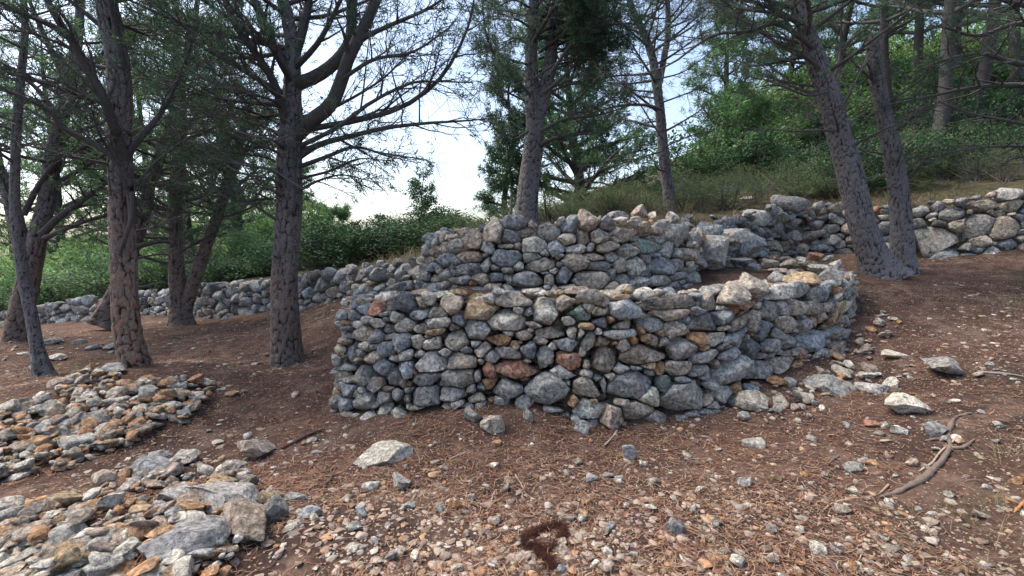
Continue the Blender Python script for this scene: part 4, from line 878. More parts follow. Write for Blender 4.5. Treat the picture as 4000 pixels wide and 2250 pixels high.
# ---- T2 large pine, centre left
p = path([(728,935),(722,870),(718,780),(716,700),(722,600),(728,520),(728,440),(730,360),(733,280),(735,200),(735,120),(722,40),(705,-40)], 5.8); p = up(p, -.1, .1, 1.2); p = up(p, .1, .1, 1.5)
lim = [(path([(742,345,5.8),(790,300,5.7),(835,262,5.6),(860,200,5.55),(880,140,5.5),(915,70,5.5),(950,-10,5.5),(980,-90,5.5)],0), .092, .05, .5, dict(nsub=10, sublen=.3, start=.5)),
 (path([(740,215,5.8),(800,190,5.7),(850,150,5.7),(880,100,5.7),(885,20,5.7),(890,-60,5.7)],0), .08, .05, .5, dict(nsub=10, start=.5)),
 (path([(735,200,5.75),(700,140,5.7),(670,70,5.6),(640,0,5.6),(620,-70,5.6)],0), .06, .04, .6, dict(nsub=12)),
 (path([(738,150,5.8),(760,80,5.8),(775,10,5.9),(780,-60,5.9)],0), .06, .04, .6, dict(nsub=10)),
 (path([(720,320,5.75),(690,210,5.5),(640,130,5.3),(590,60,5.2),(560,-30,5.1)],0), .05, .03, .7, dict(nsub=14)),
 (path([(745,400,5.8),(800,365,5.7),(870,345,5.6),(970,322,5.5),(1070,310,5.4),(1150,305,5.3),(1240,298,5.2)],0), .042, .006, .12, dict(nsub=14, sublen=.42, ntw=9, twlen=.24)),
 (path([(750,330,5.8),(830,315,5.7),(910,300,5.6),(1010,270,5.5),(1090,215,5.4),(1140,150,5.3),(1180,60,5.2),(1195,-20,5.2)],0), .04, .010, .35, dict(nsub=14, sublen=.34, ntw=8)),
 (path([(750,370,5.8),(850,320,5.5),(930,260,5.4),(1030,210,5.3),(1100,205,5.2),(1190,208,5.1)],0), .03, .006, .1, dict(nsub=12, sublen=.45, ntw=9)),
 (path([(752,420,5.8),(820,395,5.6),(890,370,5.5),(960,385,5.4),(1075,402,5.3)],0), .03, .006, .25, dict(nsub=12, sublen=.4, ntw=9, droop=-.25)),
 (path([(750,450,5.8),(830,430,5.7),(900,400,5.6),(980,405,5.5)],0), .02, .005, .45, dict(nsub=10, ntw=9, droop=-.35)),
 (path([(752,480,5.8),(800,455,5.7),(860,440,5.6),(930,455,5.5)],0), .02, .005, .35, dict(nsub=9, ntw=9, droop=-.4)),
 (path([(745,380,5.85),(850,350,6.2),(940,330,6.4)],0), .025, .006, .6, dict(nsub=10, ntw=8)),
 (path([(745,300,5.85),(840,270,6.2),(960,200,6.4),(1040,120,6.5)],0), .03, .006, .7, dict(nsub=14, ntw=8)),
 (path([(860,200,5.5),(940,150,5.4),(1040,130,5.3),(1130,70,5.2)],0), .025, .008, .5, dict(nsub=12, ntw=8)),
 (path([(900,100,5.5),(990,60,5.4),(1080,20,5.3),(1150,-30,5.2)],0), .03, .008, .6, dict(nsub=12, ntw=8)),
 (path([(705,560,5.75),(660,530,5.6),(610,500,5.5),(560,468,5.4)],0), .02, .007, .0, dict(nsub=6, sublen=.5)),
 (path([(738,620,5.65),(775,610,5.6),(800,605,5.55)],0), .014, .008, 0, dict(nsub=1)), (path([(705,655,5.7),(690,645,5.6)],0), .014, .01, 0, dict(nsub=1)),
 (path([(722,545,5.6),(738,520,5.55),(742,440,5.5),(728,350,5.5)],0), .013, .006, 0, dict(nsub=4, sublen=.3))]
for k in range(12):
    y0 = 250+k*25; x1 = 705-r4.uniform(130, 330); lim.append((path([(715,y0,5.75),(680,y0-25,5.6+r4.uniform(-.4,.8)),((700+x1)/2,y0-50+r4.uniform(-30,30),5.6+r4.uniform(-.8,1.2)),(x1,y0-90+r4.uniform(-90,40),5.6+r4.uniform(-1,1.6))],0), .022, .005, .7 if k < 8 else .3, dict(nsub=12, ntw=7, sublen=.42)))
pine('large dark pine with thick upright trunk and spreading limbs left of the stone tiers', [(p, [.188,.168,.158,.152,.148,.145,.142,.132,.112,.095,.08,.068,.06,.05,.03], .22)], lim,
  [(0, .55, .8, 14, 1.8, 1.5, .8, dict(rise=.25, nsub=10, ntw=6)), (0, .8, 1, 10, 1.3, .7, .8, dict(rise=.5, nsub=9))], M_BARK_RED, sides=72)
# ---- slim grey trunk at far left
p = path([(112,955),(92,870),(76,780),(60,700),(48,610),(38,520),(38,420),(42,320),(50,220),(60,120),(60,20)], 5.5); p = up(p, 0, 0, 1.5)
pine('slim smooth grey young pine trunk at the far left', [(p, [.085,.062,.058,.055,.052,.048,.045,.042,.038,.034,.03,.015], .3)], [], [(0, .55, 1, 14, .8, .5, .5, dict(nsub=7))], M_BARK_GREY, sides=28, plate=.03, depth=.002)
# ---- thick forked pine at far left
p = path([(45,865),(55,780),(75,690),(95,600),(115,520),(130,420),(145,340),(170,240),(190,140),(200,40)], 7.4); p = up(p, .2, 0, 1.5)
p2 = path([(75,740),(60,640),(40,560),(20,480),(-15,400),(-40,300)], 7.4)
lim = [(path([(105,590),(150,545),(200,510),(240,480),(285,450)],7.3), .06, .02, .3, dict(nsub=12)),(path([(130,400),(170,385),(210,370),(260,350),(330,320)],7.2), .05, .015, .4, dict(nsub=12)),(path([(110,600),(180,570),(250,545),(300,535)],7.2), .04, .012, .2, dict(nsub=12, ntw=7)),
 (path([(60,540),(90,480),(130,420),(150,400)],7.3), .045, .03, .1, dict(nsub=4)),(path([(150,300),(90,220),(30,180),(-30,160)],7.2), .04, .012, .6, dict(nsub=12)),(path([(160,280),(220,200),(260,130),(330,60)],7.2), .04, .012, .7, dict(nsub=12)),(path([(175,220),(130,130),(90,40),(60,-30)],7.2), .05, .02, .7, dict(nsub=12))]
pine('gnarled forked pine at the left edge with reddish base and long side limbs', [(p, [.17,.15,.13,.115,.105,.10,.09,.075,.06,.05,.03], .2), (p2, [.12,.11,.10,.09,.08,.06], 0)], lim, [(0, .45, 1, 15, 1.7, 1.1, .6, dict(nsub=9, ntw=6)), (1, .4, 1, 7, 1.3, .9, .5, dict(nsub=8))], M_BARK_RED, sides=48, wd=.014, ln=.1, needle=M_NEEDLE_FAR, dens=.36)
# ---- leaning pine behind the reddish one
p = path([(265,812),(285,750),(310,690),(345,600),(365,530),(375,470),(400,400),(425,330),(450,240),(470,150),(490,50)], 8.6); p = up(p, .3, 0, 1.5)
pine('pine leaning right, its trunk rising from behind the reddish leaning pine', [(p, [.19,.13,.11,.10,.095,.09,.085,.08,.07,.05,.04,.02], .3)], [(path([(345,620),(400,608),(440,612)],8.5), .05, .02, .1, dict(nsub=6))], [(0, .35, 1, 20, 1.8, 1.1, .6, dict(nsub=9, ntw=6))], M_BARK_RED, sides=36, wd=.014, ln=.11, needle=M_NEEDLE_MID, dens=.36)
# ---- double stemmed dark pine in front of the left wall
p = path([(457,822),(452,760),(445,690),(443,620),(443,540),(446,460),(452,380),(455,300),(452,210),(448,120),(445,30)], 9.1); p = up(p, 0, 0, 1.5)
p2 = path([(462,790),(480,730),(505,660),(525,600),(548,540),(570,470),(590,400),(612,330),(630,260)], 9.1)
pine('dark pine with two diverging stems in front of the low field wall', [(p, [.20,.165,.14,.125,.115,.11,.10,.09,.075,.055,.04,.02], .25), (p2, [.13,.115,.11,.105,.10,.09,.08,.06,.03], 0)], [],
  [(0, .2, .55, 22, 1.3, 1.8, .6, dict(nsub=9, ntw=6, rise=.15)), (0, .55, 1, 22, 1.8, 1.1, .7, dict(nsub=9, ntw=6)), (1, .45, 1, 20, 1.1, .8, .85, dict(nsub=9, ntw=6))], M_BARK_RED, sides=36, wd=.014, ln=.11, needle=M_NEEDLE_MID, dens=.36)
# ---- pine behind the stone tiers
p = path([(1322,575),(1325,520),(1332,450),(1340,380),(1345,320),(1342,260),(1338,200),(1336,120),(1342,40),(1345,-40)], 7.9); p = up(p, .1, .1, 1.4)
p2 = path([(1350,300),(1368,240),(1382,170),(1390,90),(1400,10),(1405,-70)], 7.9); p2 = up(p2, .1, 0, 1.2)
lim = [(path([(1335,240,7.8),(1290,190,7.6),(1245,140,7.5),(1222,80,7.4),(1212,-10,7.4)],0), .028, .012, .5, dict(nsub=12, ntw=6)),(path([(1358,365,7.8),(1395,348,7.6),(1440,340,7.5),(1500,335,7.3)],0), .04, .01, .3, dict(nsub=10)),
 (path([(1365,235),(1420,190),(1480,120),(1530,60),(1560,-10)],7.6), .025, .008, .5, dict(nsub=12)),(path([(1360,330),(1420,300),(1500,290),(1600,262)],7.5), .03, .006, .35, dict(nsub=12, ntw=7)),(path([(1340,200),(1420,150),(1510,150),(1590,170)],7.5), .02, .006, .7, dict(nsub=12)),
 (path([(1380,190),(1440,110),(1500,70),(1590,60)],7.4), .025, .006, .8, dict(nsub=14)),(path([(1362,420),(1385,412)],7.7), .02, .01, 0, dict(nsub=1)),(path([(1330,330),(1290,350),(1250,330)],7.7), .02, .006, .2, dict(nsub=6))]
for k in range(18):
    y0 = 260-k*16; s = 1 if k % 3 else -1; L_ = r4.uniform(110, 230)*(1 if s > 0 else .75); lim.append((path([(1345+12*s,y0,7.9),(1345+s*L_*.5,y0-25+r4.uniform(-20,20),7.8+r4.uniform(-.8,.6)),(1345+s*L_,y0-25+r4.uniform(-50,50),7.8+r4.uniform(-1.2,1))],0), .022, .005, .9, dict(nsub=11, ntw=7, sublen=.45)))
pine('straight reddish brown pine rising directly behind the stone tiers and forking high up', [(p, [.185,.175,.165,.155,.15,.125,.105,.095,.085,.07,.03], .2), (p2, [.115,.11,.10,.095,.085,.07,.03], 0)], lim, [(0, .7, 1, 14, 1.6, .9, .9, dict(nsub=10)), (1, .4, 1, 12, 1.5, .8, .9, dict(nsub=10))], M_BARK_RED, sides=48, wd=.012, ln=.095)
# ---- slender sparse pine right of centre
p = path([(1692,560),(1685,500),(1673,420),(1665,340),(1660,270),(1650,200),(1640,140),(1618,80),(1590,20),(1570,-50)], 10.6); p = up(p, -.2, 0, 1.2)
p2 = path([(1655,230),(1668,160),(1680,90),(1680,20),(1675,-60)], 10.6)
lim = [(path([(1663,275),(1620,264),(1560,266),(1500,280),(1440,300)],10.2), .04, .008, .2, dict(nsub=12, ntw=6)),(path([(1668,350),(1640,310),(1600,250),(1560,230)],10.3), .02, .007, 0, dict(nsub=8)),(path([(1675,430),(1655,425),(1645,405)],10.5), .03, .012, 0, dict(nsub=3)),(path([(1680,425),(1700,400),(1710,370)],10.5), .02, .008, 0, dict(nsub=4)),
 (path([(1650,200),(1720,180),(1790,130)],10.5), .02, .006, .3, dict(nsub=8)),(path([(1660,260),(1740,230),(1800,200)],10.4), .02, .006, .25, dict(nsub=9)),(path([(1668,380),(1600,400),(1500,430),(1420,450)],10.2), .018, .005, .3, dict(nsub=10)),(path([(1672,370),(1740,340),(1800,330)],10.4), .018, .005, .1, dict(nsub=9))]
pine('slender sparse pine with thin bare branches standing right of the tall tier', [(p, [.15,.13,.115,.105,.10,.09,.08,.07,.06,.05,.03], .2), (p2, [.07,.065,.06,.05,.03], 0)], lim, [(0, .3, .6, 12, 1.2, 1.4, .15, dict(nsub=8, ntw=6)), (0, .6, 1, 20, 1.8, 1., .6, dict(nsub=9, ntw=6)), (1, .4, 1, 9, 1., .7, .5, dict(nsub=7))], M_BARK_GREY, sides=32, wd=.010, ln=.1)
# ---- double leaning trunk at the right
p = path([(2222,700,7.05),(2195,640,7.05),(2168,560,7.05),(2148,480,7.05),(2128,400,7.05),(2105,320,7.05),(2085,240,7.05),(2060,170,7.05),(2035,100,7.05),(2012,20,7.05),(1995,-50,7.05)], 7); p = up(p, -.5, 0, 1.4); p = up(p, -.4, 0, 1.3)
p2 = path([(2275,698),(2272,640),(2268,560),(2258,470),(2245,390),(2228,310),(2212,230),(2200,160),(2196,110)], 7.25)
p3_ = path([(2196,120),(2193,100),(2189,82)], 7.25)
lim = [(path([(2025,60,7),(1980,45,6.8),(1930,30,6.6),(1850,20,6.4),(1790,-20,6.3)],0), .035, .012, .5, dict(nsub=12, ntw=7)),(path([(2045,120,6.95),(1960,60,6.7),(1880,80,6.5),(1790,90,6.3),(1690,160,6.1),(1610,190,6.0)],0), .035, .006, .35, dict(nsub=16, ntw=8, sublen=.35)),
 (path([(2060,170,6.9),(2010,130,6.7),(1960,110,6.6),(1880,60,6.5)],0), .03, .008, .5, dict(nsub=12)),(path([(2085,230,6.9),(2030,240,6.7),(1960,215,6.6),(1900,220,6.5)],0), .02, .006, .2, dict(nsub=9)),(path([(2098,330,6.9),(2060,328,6.8),(2000,330,6.7),(1940,325,6.6),(1870,322,6.5)],0), .02, .004, 0, dict(nsub=7, ntw=4)),
 (path([(2090,215,7.1),(2110,160,7.2),(2115,90,7.3),(2120,0,7.3)],0), .028, .01, .5, dict(nsub=10)),(path([(2200,210,7.2),(2180,160,7.1),(2150,210,7.0),(2110,270,6.9)],0), .02, .008, 0, dict(nsub=5)),(path([(2108,280,7),(2140,230,7.3),(2170,170,7.6),(2190,110,7.8)],0), .02, .006, .4, dict(nsub=8)),
 (path([(2285,450,7.2),(2310,420,7.1),(2335,395,7.0),(2350,392,6.9)],0), .026, .010, 0, dict(nsub=2, sublen=.3)),(path([(2262,470,7.15),(2230,472,7.1),(2200,474,7.0)],0), .012, .006, 0, dict(nsub=1)),(path([(2120,330,7),(2150,300,7.2),(2185,280,7.4)],0), .018, .006, 0, dict(nsub=5))]
pine('blue-grey pine trunk leaning left with a broken topped twin stem at right', [(p, [.26,.195,.172,.163,.155,.145,.136,.13,.12,.11,.10,.085,.06], .22), (p2, [.165,.148,.138,.128,.115,.106,.097,.088,.08], .15), (p3_, [.08,.045,.008], 0)], lim,
   [(0, .6, 1, 24, 1.7, 1.2, .7, dict(nsub=11, ntw=7)), (0, .35, .6, 8, .9, 1.2, .05, dict(nsub=6)), (1, .4, .8, 6, .5, .7, 0, dict(nsub=5))], M_BARK_GREY, sides=64, plate=.045, depth=.012)
# ---- unseen-trunk pine beyond the right edge: its dark limbs cross the right side
p = [np.array([9.6, 7.2, 1.5]), np.array([9.5, 7.2, 3.2]), np.array([9.3, 7.2, 5]), np.array([9.2, 7.1, 6.8]), np.array([9.1, 7, 8.2])]
lim = [(path([(2660,235),(2576,215),(2450,220),(2330,245),(2210,268)],7.0), .05, .008, .35, dict(nsub=14, ntw=7)),(path([(2660,160),(2560,160),(2470,135),(2380,150),(2300,180)],6.8), .045, .008, .5, dict(nsub=14, ntw=7)),(path([(2660,330),(2540,305),(2440,285),(2360,255)],6.9), .03, .006, .25, dict(nsub=10)),
  (path([(2660,375),(2560,368),(2460,372),(2330,395)],6.8), .03, .006, .25, dict(nsub=10, ntw=7)),(path([(2660,420),(2560,395),(2480,440),(2400,420)],6.8), .02, .006, .3, dict(nsub=9)),(path([(2660,80),(2560,60),(2460,90),(2380,70)],6.6), .045, .01, .6, dict(nsub=12)),(path([(2660,20),(2560,10),(2480,-10),(2400,30)],6.4), .045, .01, .6, dict(nsub=12))]
pine('pine just beyond the right edge reaching long dark twiggy limbs into the picture', [(p, [.2,.18,.16,.12,.06], .2)], lim, [(0, .3, 1, 16, 2, 1.2, .6, dict(nsub=10))], M_BARK_GREY, sides=32, wd=.009)
# ---------------------------------------------------------------- background pines: a few grown meshes, shared
GL_ = 'pines of the wood beyond the low wall'
def far_pine(name, label, u, v, d, trunk_r, Hh, crown0, spread, r, needle, group=None, lean=0., cols=(.055,.05,.05), den=1., nl=26, keep=.62):
    base = P(u, v, d); base[2] = hz(base[0], base[1])-.1 if v > 0 else base[2]
    root = empty(name, base); tag(root, label, 'pine tree', group)
    pts = [base+np.array([lean*t*Hh+r.normal()*.08, r.normal()*.08, t*Hh]) for t in (0, .15, .35, .55, .8, 1)]
    C, R = spline(pts, [trunk_r, trunk_r*.85, trunk_r*.75, trunk_r*.6, trunk_r*.35, .02], 24); V, F = tubes(C[None], R[None], 12); obj('trunk', V, F, M_TWIG, np.tile(np.array(cols), (len(V), 1)), root)
    lb = Limb()
    for k in range(nl):
        t = crown0+(1-crown0)*(k+r.random())/nl; i = min(int(t*23), 23); a = k*2.4+r.normal()*.3; ll = spread*(1-.65*((t-crown0)/(1-crown0))**1.3)*r.uniform(.5, 1.15); dd = np.array([math.cos(a), math.sin(a), .3+r.normal()*.15])
        grow(lb, wander(C[i], dd, ll, 5, r, .2, .3), max(.02, R[i]*.35), .01, r, .95, nsub=int(8*den), ntw=5, sublen=.42, twlen=.035*Hh+.1)
    V, F, Cc = limb_mesh(lb, (.10, .09, .085), 1.6); obj('branches', V, F, M_TWIG, Cc, root)
    thin(lb, .5 if group == GL_ else keep, r); sc = .0105*d; V, F, Cc = tufts(lb.tp, lb.td, r, 7, sc, sc*.17, .8); obj('foliage', V, F, needle, Cc, root, smooth=False)
    return root
r5 = np.random.default_rng(77)
N1, N2 = M_NEEDLE, M_NEEDLE_FAR
far_pine('pine_tree', 'broad bushy pine spreading on the terrace behind the tall stone tier', 2240, 790, 15.5, .2, 6.2, .06, 3.3, r5, M_NEEDLE_MID, den=1.5, nl=46, lean=-.03, keep=.85)
far_pine('pine_tree', 'leafy dark young pine at the left of the broad bushy pine behind the tier', 1985, 830, 13.5, .1, 4.6, .08, 1.1, r5, N1, den=1., nl=26)
far_pine('pine_tree', 'conical green pine standing alone against the pale sky right of the slender pine', 2830, 590, 21, .16, 7.6, .12, 2.3, r5, N2, den=1.2, nl=26)
GR = 'tall pines on the hillside at right'
for u, v, d, tr, H_, c0, s, lab in [(3640,620,13.5,.19,10,.42,2.6,'straight hillside pine second from right, seen between dark limbs'),(3800,600,15,.2,11,.4,3.0,'hillside pine leaning right, nearly at the right edge'),(3460,560,17,.18,10,.45,2.6,'hillside pine rising just right of the broken twin stem'),(3920,560,17,.2,12,.4,3.0,'hillside pine at the extreme right edge'),
     (3250,520,22,.2,11,.35,3.0,'hillside pine seen between the two leaning stems'),(3580,540,20,.2,12,.35,3.0,'thin hillside pine behind the straight one'),(3080,480,26,.2,8,.3,3.2,'hillside pine crowning the green ridge left of the leaning trunk'),(3700,500,22,.2,13,.35,3.2,'farthest hillside pine between the two rightmost trunks')]:
    far_pine('pine_tree', lab, u, v, d, tr, H_, c0, s, r5, N2 if d > 19 else N1, GR, lean=r5.normal()*.05+.02)
GL = 'pines of the wood beyond the low wall'
for u, v, d, tr, H_, c0, s, lab, m_ in [(760,1090,15,.2,9,.2,2.8,'wood pine whose crown shows behind the double stemmed pine',N2),(950,1060,17,.2,9,.2,2.8,'wood pine just left of the large dark trunk',N2),(250,1080,20,.2,11,.2,3.4,'bright green wood pine high at the far left',N2),(620,1060,22,.2,12,.15,3.6,'bright green wood pine high between the left trunks',N2),
     (60,1060,26,.2,12,.1,4,'distant light green wood pine at far left',N2),(480,1040,28,.2,13,.1,4.2,'distant light green wood pine behind the slim trunks',N2),(860,1030,27,.2,9,.1,3.8,'distant light green wood pine left of the large trunk',N2),(1120,1010,30,.2,7,.1,3.4,'distant low wood pine showing right beside the large trunk',N2),(1290,990,40,.2,5,.1,3.6,'small distant pine crown above the thicket',N2)]:
    far_pine('pine_tree', lab, u, v, d, tr, H_, c0, s, r5, m_, GL, lean=r5.normal()*.04)
# ---------------------------------------------------------------- shrubs: leaf clumps on thin stems
def shrub_data(kind, r, leaves=2600, dead=0.):
    """unit shrub about 1 m tall and 1.3 m wide"""
    n = int(26*(1.2 if kind == 'dense' else 1)); cs = r.normal(size=(n, 3))*np.array([.27, .27, .19])+np.array([0, 0, .52]); cs[:, 2] = np.clip(cs[:, 2], .12, .95); rad = r.uniform(.10, .22, n)
    k = r.integers(0, n, leaves); d = norm(r.normal(size=(leaves, 3))); pos = cs[k]+d*(rad[k]*r.uniform(.55, 1.1, leaves))[:, None]
    ln = .055 if kind != 'fine' else .045; dd = norm(d+r.normal(size=(leaves, 3))*.7+np.array([0, 0, .3])); s = norm(np.cross(dd, r.normal(size=(leaves, 3)))); l = ln*r.uniform(.6, 1.3, (leaves, 1)); w = l*(.5 if kind != 'fine' else .22)
    V = np.stack([pos, pos+dd*l*.5+s*w*.5, pos+dd*l, pos+dd*l*.5-s*w*.5], 1).reshape(-1, 3); F = np.arange(leaves*4).reshape(-1, 4)
    c = (np.repeat(r.uniform(.55, 1.4, n)[k]*r.uniform(.8, 1.2, leaves), 4))[:, None]*np.ones((1, 3))
    st = []
    for i in range(n): 
        a = np.array([r.normal()*.05, r.normal()*.05, 0.]); m_ = (a+cs[i])/2+r.normal(size=3)*.05; st.append((np.array([a, m_, cs[i], cs[i]+(cs[i]-a)*.25]), np.array([.012, .009, .005, .002])))
    SV, SF = tubes(np.array([a for a, b in st]), np.array([b for a, b in st]), 4)
    return V, F, c, SV, SF
SH = {}
def shrub_mesh(kind, k, mat):
    key = (kind, k, mat.name)
    if key not in SH:
        V, F, c, SV, SF = shrub_data(kind, np.random.default_rng(100+k+hash(len(kind)) % 50), 3400 if kind == 'dense' else 2600)
        SH[key] = (mesh_np('shrub_foliage', V, F, mat, c, False), mesh_np('shrub_stems', SV, SF, M_TWIG, np.tile(np.array([[.13, .11, .10]]), (len(SV), 1)), True))
    return SH[key]
M_LEAF_D = leaf_material('dark_shrub_leaves', (.025, .065, .03), (.05, .11, .04), .25, .8); M_LEAF_L = leaf_material('light_shrub_leaves', (.14, .25, .08), (.22, .34, .12), .4, .8); M_LEAF_O = leaf_material('olive_scrub_leaves', (.075, .125, .05), (.13, .165, .075), .3, 1)
def shrub(x, y, w, h, kind, mat, label, group, r, sink=.06):
    z = hz(x, y); root = empty('shrub', (x, y, z-sink*h)); tag(root, label, 'shrub', group); a, b = shrub_mesh(kind, int(r.integers(5)), mat)
    root.scale = (w/1.3, w/1.3, h); root.rotation_euler[2] = r.uniform(0, 6.28)
    for nm, me in (('foliage', a), ('stems', b)): o = bpy.data.objects.new(nm, me); COL.objects.link(o); o.parent = root
r6 = np.random.default_rng(5); M_LEAF_M = leaf_material('soft_green_leaves', (.09, .17, .075), (.16, .26, .11), .35, .8)
def rows(n, u0, u1, v0, v1, d0, d1, w0, w1, h0, h1, kind, mat, label, group):
    for k in range(n):
        u = u0+(u1-u0)*(k+r6.random())/n; f = r6.random(); d = d0+(d1-d0)*f; x = (u-2000)/FPX*d/1.0; w = r6.uniform(w0, w1)
        shrub(x, d, w, r6.uniform(h0, h1), kind, mat, label, group, r6)
rows(16, 1190, 1800, 0, 0, 10.5, 13, 1.5, 2.2, .6, 1.05, 'dense', M_LEAF_D, 'dark green bush, one of the thicket left of the stone tiers', 'thicket of dark bushes left of the tiers')
rows(10, 1150, 1750, 0, 0, 14, 19, 1.8, 2.8, .7, 1.2, 'dense', M_LEAF, 'mid green bush, one of those behind the dark thicket left of the stone tiers', 'bushes behind the dark thicket')
rows(7, 1700, 2100, 0, 0, 10, 12.5, 1.0, 1.6, .4, .7, 'fine', M_LEAF_O, 'low olive bush, one of those directly behind the left half of the tall tier', 'low bushes behind the tall tier')
rows(18, -100, 1180, 0, 0, 13, 16, 1.8, 2.8, .9, 1.5, 'dense', M_LEAF_M, 'green bush, one of those growing beyond the low wall at left', 'bushes beyond the low wall at left')
rows(16, -100, 1180, 0, 0, 17, 25, 3, 4.5, 2.2, 3.8, 'dense', M_LEAF_L, 'light green bush, one of the tall ones deep in the wood at left', 'tall light green bushes in the left wood')
rows(7, 760, 1180, 0, 0, 11.6, 13, 1.2, 1.8, .5, .9, 'dense', M_LEAF_D, 'dark bush, one of those just over the low wall behind the large trunk', 'dark bushes over the low wall')
rows(44, 2080, 3250, 0, 0, 10, 16.5, 1.1, 2.2, .4, .95, 'fine', M_LEAF_O, 'olive scrub bush, one of those on the grassy terrace behind the slender pine', 'scrub on the grassy terrace')
rows(13, 2640, 4100, 0, 0, 14.5, 18, 1.8, 3.0, .9, 1.7, 'dense', M_LEAF_D, 'dark green bush, one of the front row on the hillside at right', 'front row of dark hillside bushes')
rows(18, 2720, 4200, 0, 0, 18, 24, 2.8, 4.2, 1.8, 2.8, 'dense', M_LEAF, 'mid green bush, one of those halfway up the hillside at right', 'bushes halfway up the hillside')
rows(16, 2850, 4200, 0, 0, 25, 34, 4, 5.5, 2.5, 4, 'dense', M_LEAF_L, 'bright green bush, one of those along the hill crest at right', 'bright bushes along the hill crest')
rows(14, 3150, 4200, 0, 0, 10, 13.5, 1.0, 2.0, .6, 1.2, 'fine', M_LEAF_O, 'olive brown scrub bush, one of those just above the upper field wall at right', 'scrub above the upper field wall')
rows(14, 3150, 4200, 0, 0, 10.5, 14, 1.2, 2.2, .7, 1.3, 'dense', M_LEAF_D, 'dark leafy bush, one of those above the upper field wall at right', 'leafy bushes above the upper field wall')
# slim sapling on the skyline
def sapling(label, u, v, d, H_, w, r, mat):
    b = P(u, v, d); b[2] = hz(b[0], b[1])-.1; root = empty('sapling', b); tag(root, label, 'sapling')
    pts = [b, b+np.array([.05, 0, H_*.4]), b+np.array([-.05, 0, H_*.7]), b+np.array([.02, 0, H_])]; C, R = spline(pts, [.04, .03, .02, .008], 12); V, F = tubes(C[None], R[None], 8); obj('trunk', V, F, M_TWIG, np.tile(np.array([.16, .14, .13]), (len(V), 1)), root)
    lb = Limb()
    for k in range(11):
        t = .3+.7*k/11; i = int(t*11); a = k*2.4; grow(lb, wander(C[i], np.array([math.cos(a), math.sin(a), .7]), w*r.uniform(.5, 1)*(1.1-t*.5), 4, r, .2, .3), .012, .004, r, .9, nsub=5, ntw=4, twlen=.16)
    V, F, Cc = limb_mesh(lb, (.14, .13, .12), 1.2); obj('branches', V, F, M_TWIG, Cc, root)
    n = len(lb.tp); pos = np.repeat(np.array(lb.tp), 4, 0)+r.normal(size=(n*4, 3))*.06; dd = norm(r.normal(size=(n*4, 3))); s = norm(np.cross(dd, r.normal(size=(n*4, 3)))); l = .08*r.uniform(.7, 1.2, (n*4, 1))
    V = np.stack([pos, pos+dd*l*.5+s*l*.25, pos+dd*l, pos+dd*l*.5-s*l*.25], 1).reshape(-1, 3); obj('foliage', V, np.arange(n*16).reshape(-1, 4), mat, np.ones((len(V), 3))*r.uniform(.7, 1.2), root, smooth=False)
sapling('slim airy sapling silhouetted against the white sky above the thicket', 1655, 880, 15, 2.2, .75, r6, M_LEAF_D)
sapling('small leafy sapling left of the pine behind the stone tiers', 1990, 860, 10.5, 2.6, .6, r6, M_LEAF_D)
# ---------------------------------------------------------------- exposed root, sticks, torn root patch, pine cones
def ground_line(pts, lift):
    out = []
    for (u, v) in pts:
        q = hit(u, v); out.append(q+np.array([0, 0, lift]))
    return out
def rough_tube(name, label, cat, pts, rad, col, sides=14, n=60, group=None, side=()):
    C, R = spline(pts, rad, n); V, F = tubes(C[None], R[None], sides); nn = norm(V-np.repeat(C, sides, 0)); V = V+nn*((noise3(V*25)-.5)*max(rad)*.9+(noise3(V*70)-.5)*max(rad)*.5)[:, None]
    root = obj(name, V, F, M_TINT, np.tile(np.array(col), (len(V), 1)), loc=pts[0]); tag(root, label, cat, group); return root
rp = [R8(*a) for a in [(1975,488),(1885,520),(1850,580),(1832,640),(1845,680),(1800,770),(1745,840),(1690,890),(1600,935),(1510,970),(1425,998)]]
rough_tube('exposed_root', 'thick bent grey-brown root exposed on the slope at lower right', 'root', ground_line(rp, .008), [.008,.014,.018,.012,.016,.012,.018,.020,.017,.014,.006], (.15,.115,.095))
for lab, L_, rr, col in [('dark forked side root running beside the exposed root', [(1845,610),(1800,640),(1740,650),(1690,670)], .010, (.13,.10,.08)),('short stub of root under the bend of the exposed root', [(1840,690),(1880,700),(1930,690),(1990,660)], .011, (.17,.13,.105)),('thin pale rootlet branching off left of the exposed root', [(1885,655),(1790,720),(1740,790),(1700,810),(1660,835)], .007, (.33,.26,.2)),('long fine curved twig lying left of the exposed root end', [(1480,930),(1400,980),(1250,995),(1140,1030),(1080,1080)], .006, (.30,.22,.15)),
   ('grey stick lying on the ground at the far right edge', [(2010,250),(2100,255),(2200,262),(2290,275)], .010, (.22,.20,.19)),('dark forked twig left of the broken grey stone', [(1185,740),(1150,770),(1115,800)], .008, (.12,.10,.10)),('orange-brown dead twig at the right edge', [(2290,1030),(2250,1060),(2225,1100)], .009, (.35,.17,.08)),
   ('dark half buried stick near the bottom right', [(1125,1395),(1160,1440),(1175,1480)], .012, (.10,.07,.06))]:
    rough_tube('stick', lab, 'stick', ground_line([R8(*a) for a in L_], rr*.8), [rr]*(len(L_)-1)+[rr*.4], col, 8, 30)
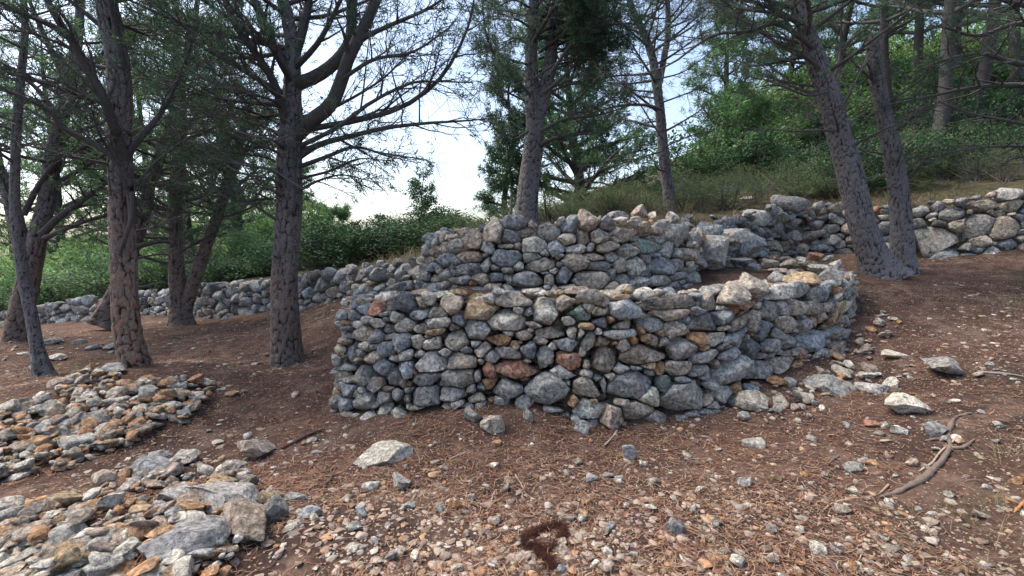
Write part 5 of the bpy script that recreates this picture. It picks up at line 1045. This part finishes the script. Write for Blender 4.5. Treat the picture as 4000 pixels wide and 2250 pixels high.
for lab, L_, rr, col in [('pale broken stick leaning toward the foot of the foreground wall', [(2250,155),(2215,205),(2165,260)], .009, (.36,.30,.25)),('small pale stick standing among tan stones in the lower centre', [(1440,545),(1415,600),(1405,650)], .007, (.36,.30,.26)),('thin light twig on bare earth below the round half-buried rock', [(1230,305),(1170,325),(1120,345)], .006, (.34,.28,.22)),
   ('long bent fine twig on bare earth in the lower centre', [(1565,455),(1610,520),(1645,600)], .005, (.32,.25,.18)),('dark knotted rootlet on the gravel left of the upright grey wedge', [(230,380),(300,430),(360,400),(330,480),(290,530),(370,545)], .010, (.11,.07,.055)),('dark buried root line beside the upper edge of the bare bank', [(0,275),(80,240),(180,190),(290,140)], .014, (.10,.055,.04)),
   ('pale thin twig crossing the torn root patch', [(1720,850),(1790,830),(1840,795),(1900,790)], .005, (.45,.36,.25))]:
    rough_tube('stick', lab, 'stick', ground_line([R7(*a) for a in L_], rr*.8), [rr]*(len(L_)-1)+[rr*.4], col, 8, 30)
# torn dark root mat: a ring of dense dark fibres on the gravel
cl = spline(np.array([hit(*R7(*a)) for a in [(1625,885),(1690,850),(1770,815),(1850,800),(1890,840),(1870,900),(1800,960),(1700,960),(1640,930),(1640,890)]]), [1]*10, 400)[0]
c2 = spline(np.array([hit(*R7(*a)) for a in [(1700,970),(1760,1010),(1800,1050),(1790,1100)]]), [1]*4, 120)[0]; cl = np.vstack([cl, c2])
k = r6.integers(0, len(cl), 9000); x = cl[k, 0]+r6.normal(size=9000)*.014; y = cl[k, 1]+r6.normal(size=9000)*.014; m = 9000
V, F, C = strips(x, y, height(x, y)+r6.random(m)*.025, r6.uniform(.012, .03, m), r6.uniform(.001, .0025, m), r6.uniform(0, 6.28, m), r6.normal(size=m)*.5, r6.normal(size=m)*.3, np.array([[.045, .016, .010]])*r6.uniform(.4, 1.6, (m, 1)))
tag(obj('torn_root_mat', V, F, M_TINT, C, smooth=False, loc=(x.mean(), y.mean(), z_ if (z_ := hz(x.mean(), y.mean())) else 0)), 'dark red-brown torn mat of fine roots curled on the gravel at bottom centre', 'root mat')
def cone(label, u, v, s):
    q = hit(u, v); parts = []; 
    for k in range(46):
        t = k/46; a = k*2.4; rr = s*.5*math.sin(math.pi*(.12+.8*t))**.8; V, F = rock((s*.34, s*.26, s*.14), r6, 1, 3); ca, sa = math.cos(a), math.sin(a); V = V@np.array([[1, 0, .5], [0, 1, 0], [-.5, 0, 1]]); V = V@np.array([[ca, sa, 0], [-sa, ca, 0], [0, 0, 1]])
        parts.append((V+np.array([rr*ca, rr*sa, s*1.1*t]), F, np.array([.075, .055, .05])*(.7+.6*r6.random())))
    V, F, C = join(parts); V = V@np.array([[.4, 0, -.9], [0, 1, 0], [.9, 0, .4]]); tag(obj('pine_cone', V+q+np.array([0, 0, s*.45]), F, M_TINT, C, loc=q), label, 'pine cone')
cone('dark open pine cone on the needles right of the foreground wall foot', *R8(918,437), .055); cone('pine cone lying against the round boulder at the wall foot', *R8(868,440), .05)
